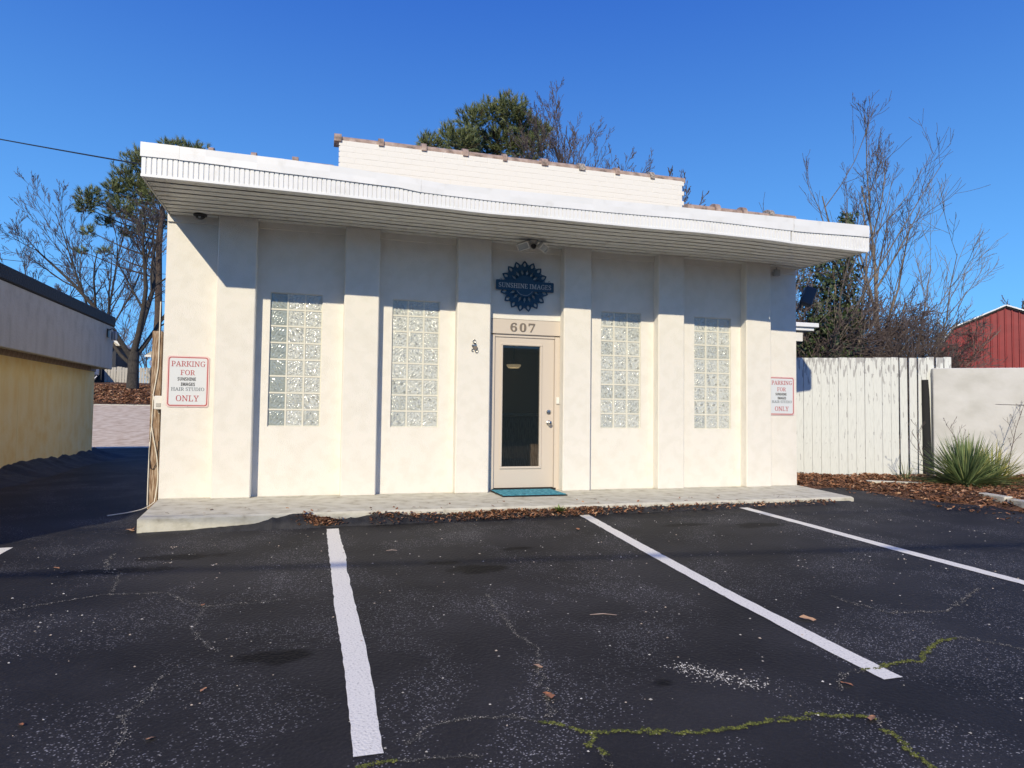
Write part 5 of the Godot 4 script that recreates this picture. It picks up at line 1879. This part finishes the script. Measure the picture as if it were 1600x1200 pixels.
	bare_tree("bare_tree", "short bare tree leaning over the fence toward the canopy", "", Vector3(13.6, gy(13.6, -5.0), -5.0), 4.6, 0.034, rt2, 212, M.bark_pale, M.twig_pale, [0.4, [-0.55, 0.1, 0.95, 0.8, 0.8], [-0.2, 0.2, 1.0, 0.9, 0.8]])
	# ivy-clad trunks
	for q in [[12.3, -4.9, 5.2, 0.85, 213, 5200, "ivy smothered trunk close to the right end of the canopy"], [13.25, -5.1, 6.1, 0.42, 214, 2600, "slimmer ivy clad trunk between the canopy and the tall bare tree"]]:
		var t := thing("ivy_tree", q[6], "tree", Vector3(q[0], gy(q[0], q[1]), q[1]))
		var r := RandomNumberGenerator.new()
		r.seed = q[4]
		var st := MB.new()
		var tw := MB.new()
		grow(st, tw, Vector3.ZERO, Vector3(0.02, 1, 0), q[2] + 1.2, 0.055, 0, rt2, r)
		put(st.mesh(), "trunk", M.bark_pale, t)
		put(tw.mesh(), "branches", M.twig, t)
		var lv := MB.new()
		lv.use_col = true
		var nz := noise(0.9, q[4], 3)
		for i in q[5]:
			var y := r.randf_range(0.6, q[2])
			var taper: float = 1.0 - 0.55 * y / q[2]
			var a := r.randf() * TAU
			var clump := nz.get_noise_3d(cos(a) * 1.4, y * 1.3, sin(a) * 1.4)
			var rad: float = q[3] * taper * sqrt(r.randf()) * (1.0 + 1.3 * clump)
			if clump < -0.22:
				continue
			var pos := Vector3(cos(a) * rad, y, sin(a) * rad)
			var nn := Vector3(cos(a) + r.randfn(0, 0.6), r.randfn(0.35, 0.5), sin(a) + r.randfn(0, 0.6)).normalized()
			var sdv := nn.cross(Vector3.UP).normalized()
			var upv := sdv.cross(nn)
			var s := r.randf_range(0.03, 0.065)
			lv.tint = Color(0.02, 0.038, 0.012).lerp(Color(0.075, 0.105, 0.03), pow(r.randf(), 1.6))
			lv.quad(pos - sdv * s * 0.8, pos + upv * s * 0.5, pos + sdv * s * 0.8, pos - upv * s * 1.1, nn)
		put(lv.mesh(), "ivy", M.blade, t)
	# thicket behind the fence
	var bk := {"levels": 3, "kids": [9, 8, 5], "ratio": 0.5, "angle": 0.65, "wob": 0.14, "up": 0.04, "first": 0.08, "twig": 1, "sides": 5, "min": 0.007}
	var b0: Node3D = null
	for q in [[14.1, -7.6, 1.0, 0.0], [15.6, -7.0, 1.0, 1.3], [16.8, -7.6, 0.95, 2.2], [13.0, -7.0, 1.05, 3.1], [15.0, -9.0, 1.1, 4.0], [11.6, -6.2, 1.1, 0.7], [13.9, -5.6, 0.8, 5.6], [16.2, -9.4, 1.0, 2.9], [12.2, -8.0, 1.2, 1.9], [14.6, -6.6, 0.85, 0.4], [15.3, -8.0, 0.95, 2.4], [16.4, -6.6, 0.8, 3.6], [16.9, -9.0, 0.85, 5.3]]:
		var at := Vector3(q[0], gy(q[0], q[1]) - 0.05, q[1])
		if b0 == null:
			b0 = bare_tree("brush", "tangled leafless brush packed behind the white board fence", "leafless brush behind the fence", at, 4.0, 0.035, bk, 215, M.bark_grey, M.twig, [0.15, [-0.6, 0.1, 0.9, 0.9, 0.8], [-0.25, -0.4, 1.0, 1.0, 0.8], [0.3, 0.3, 1.0, 1.0, 0.8], [0.7, 0.0, 0.85, 0.9, 0.7], [0.0, 0.7, 0.85, 0.9, 0.7], [0.1, -0.7, 0.9, 0.9, 0.7], [-0.5, 0.6, 0.8, 0.9, 0.7]])
		else:
			var c := b0.duplicate()
			c.name = numbered("brush")
			add_child(c)
			c.position = at
			c.scale = Vector3.ONE * q[2]
			c.rotation.y = q[3]
	bare_tree("bare_tree", "distant bare treetop peeking over the red barn roof", "", Vector3(40.5, gy(40, -22), -22.0), 7.4, 0.10, up, 216, M.bark_grey, M.twig_red)
	barn()
	across_street()
	rear_porch()
	far_houses()
	wires()
	# fallen leaves on the far bank
	var spots := []
	for i in 16000:
		var z := rng.randf_range(-42.0, -29.7)
		var x := rng.randf_range(-17.0, -4.0)
		spots.append(Vector3(x, ground_y(x, z) + 0.07 + rng.randf() * 0.06, z))
	var ml := litter(spots, 0.075, 230)
	ml.name = numbered("leaf_carpet")
	tag(ml, "russet fallen leaves carpeting the far bank beneath the stout tree", "leaves")
	ml.set_meta("kind", "stuff")

func randfn_fixed(k: float) -> float:
	return sin(k * 12.9898) * 1.0

func barn() -> void:
	var o := Vector3(30.45, 0, -17.85)
	var d := Vector3(0.66, 0, 0.75).normalized()
	var nrm := Vector3(-d.z, 0, d.x)
	var b := thing("red_barn", "red metal barn with white roof trim behind the grey wall", "barn", o)
	var xf := Transform3D(Basis(d, Vector3.UP, nrm), Vector3.ZERO)
	var g := ground_y(30, -18)
	var prof := [[0.0, 4.45], [0.645, 5.5], [2.77, 6.44], [4.895, 5.5], [5.54, 4.45]]
	var top := func(x: float) -> float:
		for i in 4:
			if x <= prof[i + 1][0]:
				return lerpf(prof[i][1], prof[i + 1][1], (x - prof[i][0]) / (prof[i + 1][0] - prof[i][0]))
		return prof[4][1]
	var n := 20
	var w := 5.54 / n
	for i in n:
		var mb := MB.new()
		var x0 := i * w
		# pan, then a raised rib on its right edge
		var pts := [[x0, 0.0], [x0 + w - 0.09, 0.0], [x0 + w - 0.065, 0.045], [x0 + w - 0.025, 0.045], [x0 + w, 0.0]]
		for k in 4:
			var a: Array = pts[k]
			var e: Array = pts[k + 1]
			mb.quad(xf * Vector3(a[0], g - 0.3, a[1]), xf * Vector3(e[0], g - 0.3, e[1]), xf * Vector3(e[0], top.call(e[0]) - 0.03, e[1]), xf * Vector3(a[0], top.call(a[0]) - 0.03, a[1]), nrm)
		put(mb.mesh(), "siding_panel", M.barn_red, b)
	var sm := MB.new()
	sm.quad(xf * Vector3(0, g - 0.3, -0.01), xf * Vector3(0, 4.45, -0.01), xf * Vector3(0, 4.45, -9), xf * Vector3(0, g - 0.3, -9), -d)
	put(sm.mesh(), "side_wall", M.barn_red, b)
	for i in 4:
		var rb := MB.new()
		var a: Array = prof[i]
		var e: Array = prof[i + 1]
		var dv := Vector2(e[0] - a[0], e[1] - a[1]).normalized()
		var up := Vector2(-dv.y, dv.x) * 0.06
		var A := Vector2(a[0], a[1])
		var E := Vector2(e[0], e[1])
		rb.prism(PackedVector2Array([A, E, E + up, A + up]), -9.1, 0.16, xf)
		var roof := put(rb.mesh(), "roof_slope", M.white_metal, b)
		var tb := MB.new()
		tb.prism(PackedVector2Array([A - up * 1.2, E - up * 1.2, E - up * 0.05, A - up * 0.05]), 0.05, 0.10, xf)
		put(tb.mesh(), "barge_trim", M.roof_black, roof)

func rear_porch() -> void:
	# white eave and post just behind the corner of the storefront
	var p := thing("white_porch", "white porch eave and post showing between the storefront corner and the brush", "porch", Vector3(9.9, 0, -3.2))
	boxpart(Vector3(7.7, 2.87, -4.6), Vector3(10.52, 2.96, -2.95), 0.01, "eave", M.white_metal, p)
	boxpart(Vector3(7.7, 2.80, -4.5), Vector3(10.44, 2.868, -3.0), 0.008, "gutter", M.white_metal, p)
	boxpart(Vector3(7.7, 2.58, -4.4), Vector3(10.20, 2.76, -3.05), 0.005, "beam", M.stucco, p)
	boxpart(Vector3(9.90, -0.1, -3.22), Vector3(10.05, 2.578, -3.07), 0.006, "post", M.stucco, p)

func far_houses() -> void:
	# dark shed
	var y0 := gy(-14.3, -50)
	var s := thing("dark_shed", "dark navy shed with pale gable roof far beyond the alley", "shed", Vector3(-14.9, y0, -50.5))
	var dm := mat(lin(0.022, 0.026, 0.04), 0.7)
	var wb := MB.new()
	wb.box(Vector3(-3.5, -0.2, -2.0), Vector3(1.3, 2.75, 2.0), 0.02)
	put(wb.mesh(), "walls", dm, s)
	var rb := MB.new()
	rb.prism(PackedVector2Array([Vector2(-3.9, 2.76), Vector2(1.7, 2.76), Vector2(-1.1, 4.6)]), -2.3, 2.3)
	put(rb.mesh(), "roof", M.grey_render, s)
	for q in [[-3.9, -1.1], [1.7, -1.1]]:
		var tb := MB.new()
		var A := Vector2(q[0], 2.72)
		var B := Vector2(q[1], 4.58)
		tb.prism(PackedVector2Array([A, B, B + Vector2(0, 0.2), A + Vector2(0, 0.2)]), 2.305, 2.36)
		put(tb.mesh(), "barge_board", M.white_plastic, s)
	# white house
	var y1 := gy(-10.5, -55)
	var h := thing("white_house", "small white house with grey roof beyond the pale picket fence", "house", Vector3(-9.0, y1, -55))
	var hb := MB.new()
	hb.box(Vector3(-2.9, -0.2, -3), Vector3(4, 2.35, 3), 0.02)
	put(hb.mesh(), "walls", M.white_plastic, h)
	var hr := MB.new()
	hr.prism(PackedVector2Array([Vector2(-3.35, 2.36), Vector2(4.4, 2.36), Vector2(2.5, 3.5), Vector2(-1.5, 3.5)]), -3.4, 3.4)
	put(hr.mesh(), "roof", M.grey_render, h)
	var hf := MB.new()
	hf.box(Vector3(-3.35, 2.18, 3.05), Vector3(4.4, 2.355, 3.42), 0.01)
	put(hf.mesh(), "eave", M.white_metal, h)
	var hw := MB.new()
	hw.box(Vector3(-2.6, 0.5, 3.002), Vector3(-1.9, 1.9, 3.03), 0.005)
	put(hw.mesh(), "window", M.black_plastic, h)
	# trailer
	var y2 := gy(-17, -46)
	var t := thing("white_trailer", "low white trailer parked behind the ochre building", "trailer", Vector3(-15.6, y2, -46.0))
	var tb2 := MB.new()
	tb2.box(Vector3(-2.4, 0.55, -0.9), Vector3(1.35, 1.35, 0.9), 0.06)
	put(tb2.mesh(), "body", M.white_plastic, t)
	for x in [-1.4, 0.6]:
		var wm := MB.new()
		wm.lathe(Vector3(x, 0.32, 0.7), Vector3(0, 0, 1), [[0.0, 0.0], [0.0, 0.3], [0.03, 0.33], [0.17, 0.33], [0.2, 0.3], [0.2, 0.0]], 18)
		put(wm.mesh(), "wheel", M.black_plastic, t)
	var sk := MB.new()
	sk.box(Vector3(-2.3, 0.36, -0.8), Vector3(1.2, 0.548, 0.66), 0.01)
	put(sk.mesh(), "chassis", M.black_plastic, t)
	# picket fence
	var f := thing("picket_fence", "pale weathered picket fence beyond the stout bare tree", "fence", Vector3(-12.0, gy(-12, -47), -47.2))
	var fm := mat(lin(0.46, 0.44, 0.40), 0.9)
	var bm := MB.new()
	bm.box(Vector3(-0.085, 0, -0.012), Vector3(0.085, 1.15, 0.012), 0.01)
	var mesh := bm.mesh()
	for i in 42:
		var o := put(mesh, "picket", fm, f, Vector3(-1.9 + i * 0.19, rng.randf_range(-0.04, 0.04), 0))
		o.rotation.z = rng.randf_range(-0.015, 0.015)
	for y in [0.3, 0.85]:
		var rm := MB.new()
		rm.box(Vector3(-2.0, y, -0.06), Vector3(6.0, y + 0.08, -0.014), 0.005)
		put(rm.mesh(), "rail", fm, f)
	# dish
	var dd := thing("satellite_dish", "white satellite dish on a short pole beside the stout tree", "dish", Vector3(-10.2, gy(-10.2, -45), -45.0))
	var pm := MB.new()
	pm.tube([Vector3(0, -0.1, 0), Vector3(0, 1.35, 0)], [0.05, 0.05], 8)
	put(pm.mesh(), "pole", M.white_plastic, dd)
	var sm := MB.new()
	sm.lathe(Vector3(0, 1.5, 0.1), Vector3(0.2, 0.35, 1).normalized(), [[0.0, 0.0], [0.02, 0.15], [0.07, 0.30], [0.13, 0.40], [0.11, 0.40], [0.05, 0.30], [0.0, 0.15]], 18)
	put(sm.mesh(), "reflector", M.white_plastic, dd)
	# guy rope stake
	var gs := MB.new()
	gs.tube([Vector3(-11.95, gy(-12, -34.5), -34.5), Vector3(-11.2, gy(-11, -35) + 0.95, -35.0)], [0.03, 0.03], 6)
	var gp := put(gs.mesh(), "leaning_stake", M.white_plastic, self)
	tag(gp, "thin pale leaning stake on the leafy bank by the dark shed", "stake")

func sag_line(a: Vector3, b: Vector3, sag: float, r: float) -> ArrayMesh:
	var mb := MB.new()
	var pts := []
	var rad := []
	for k in 25:
		var t := k / 24.0
		pts.append(a.lerp(b, t) - Vector3(0, sag * 4.0 * t * (1.0 - t), 0))
		rad.append(r)
	mb.tube(pts, rad, 8)
	return mb.mesh()

func wires() -> void:
	var w := put(sag_line(Vector3(-31.4, 19.3, -39.5), Vector3(-1.05, 4.33, -1.62), 0.25, 0.012), "service_cable", M.cable_black, self)
	tag(w, "black service cable running from the sky down to the storefront roof", "cable")
	for q in [[-24.0, 9.0, -30.0, -3.0, 8.0, -30.0, "upper thin wire crossing the bare branches beyond the alley"], [-24.0, 7.4, -31.0, -3.0, 6.8, -31.0, "lower thin wire crossing the bare branches beyond the alley"]]:
		var o := put(sag_line(Vector3(q[0], q[1], q[2]), Vector3(q[3], q[4], q[5]), 0.3, 0.014), "telephone_wire", M.cable_black, self)
		tag(o, q[6], "wire")
	# street cables behind the viewer: their shadows cross the lot
	var T := 9.0
	var sh := Vector3(-0.50, 0.63, 1.0) * T
	var m1 := Vector3(2.11, -0.18, 3.29)
	var dir := Vector3(1, 0, 0.109)
	var m2 := Vector3(2.5, -0.12, 1.62)
	var dir2 := Vector3(1, 0, 0.10)
	var c1 := put(sag_line(m1 + sh - dir * 26.0, m1 + sh + dir * 26.0, 0.0, 0.036), "street_cable", M.cable_black, self)
	tag(c1, "thick black street cable overhead whose shadow crosses all the parking bays", "cable")
	var c2 := put(sag_line(m2 + sh * 1.05 - dir2 * 26.0, m2 + sh * 1.05 + dir2 * 26.0, 0.0, 0.018), "street_cable", M.cable_black, self)
	tag(c2, "thinner black street cable overhead whose faint shadow lies along the walk", "cable")
	for s in [-1.0, 1.0]:
		var at: Vector3 = m1 + sh + dir * 26.0 * s
		var t := thing("utility_pole", "wooden utility pole carrying the street cables past the ochre building" if s < 0.0 else "wooden utility pole carrying the street cables past the planting bed", "pole", Vector3(at.x, ground_y(at.x, at.z), at.z), "utility poles along the street")
		var pm := MB.new()
		pm.tube([Vector3(0, -0.3, 0.16), Vector3(0, 8.5, 0.16)], [0.14, 0.10], 10)
		put(pm.mesh(), "shaft", M.old_wood, t)
		var am := MB.new()
		am.box(Vector3(-0.06, 5.9, -2.2), Vector3(0.06, 6.02, 0.4), 0.01)
		put(am.mesh(), "crossarm", M.old_wood, t)

func across_street() -> void:
	# stands behind the viewer; the door glass mirrors it
	var b := thing("brick_building", "long brown brick building across the street, mirrored in the door glass", "building", Vector3(6, -1.0, 40))
	var m := mat(lin(0.13, 0.075, 0.055), 0.9)
	var mb := MB.new()
	mb.box(Vector3(-34, -0.5, 0), Vector3(34, 6.5, 12), 0.05)
	put(mb.mesh(), "walls", m, b)
	for i in 12:
		var w := MB.new()
		w.box(Vector3(-31.0 + i * 5.4, 1.2, -0.06), Vector3(-28.6 + i * 5.4, 3.6, -0.005), 0.02)
		put(w.mesh(), "window", M.black_plastic, b)
	var r := MB.new()
	r.box(Vector3(-34.3, 6.502, -0.3), Vector3(34.3, 6.9, 12.3), 0.05)
	put(r.mesh(), "roof", M.roof_black, b)
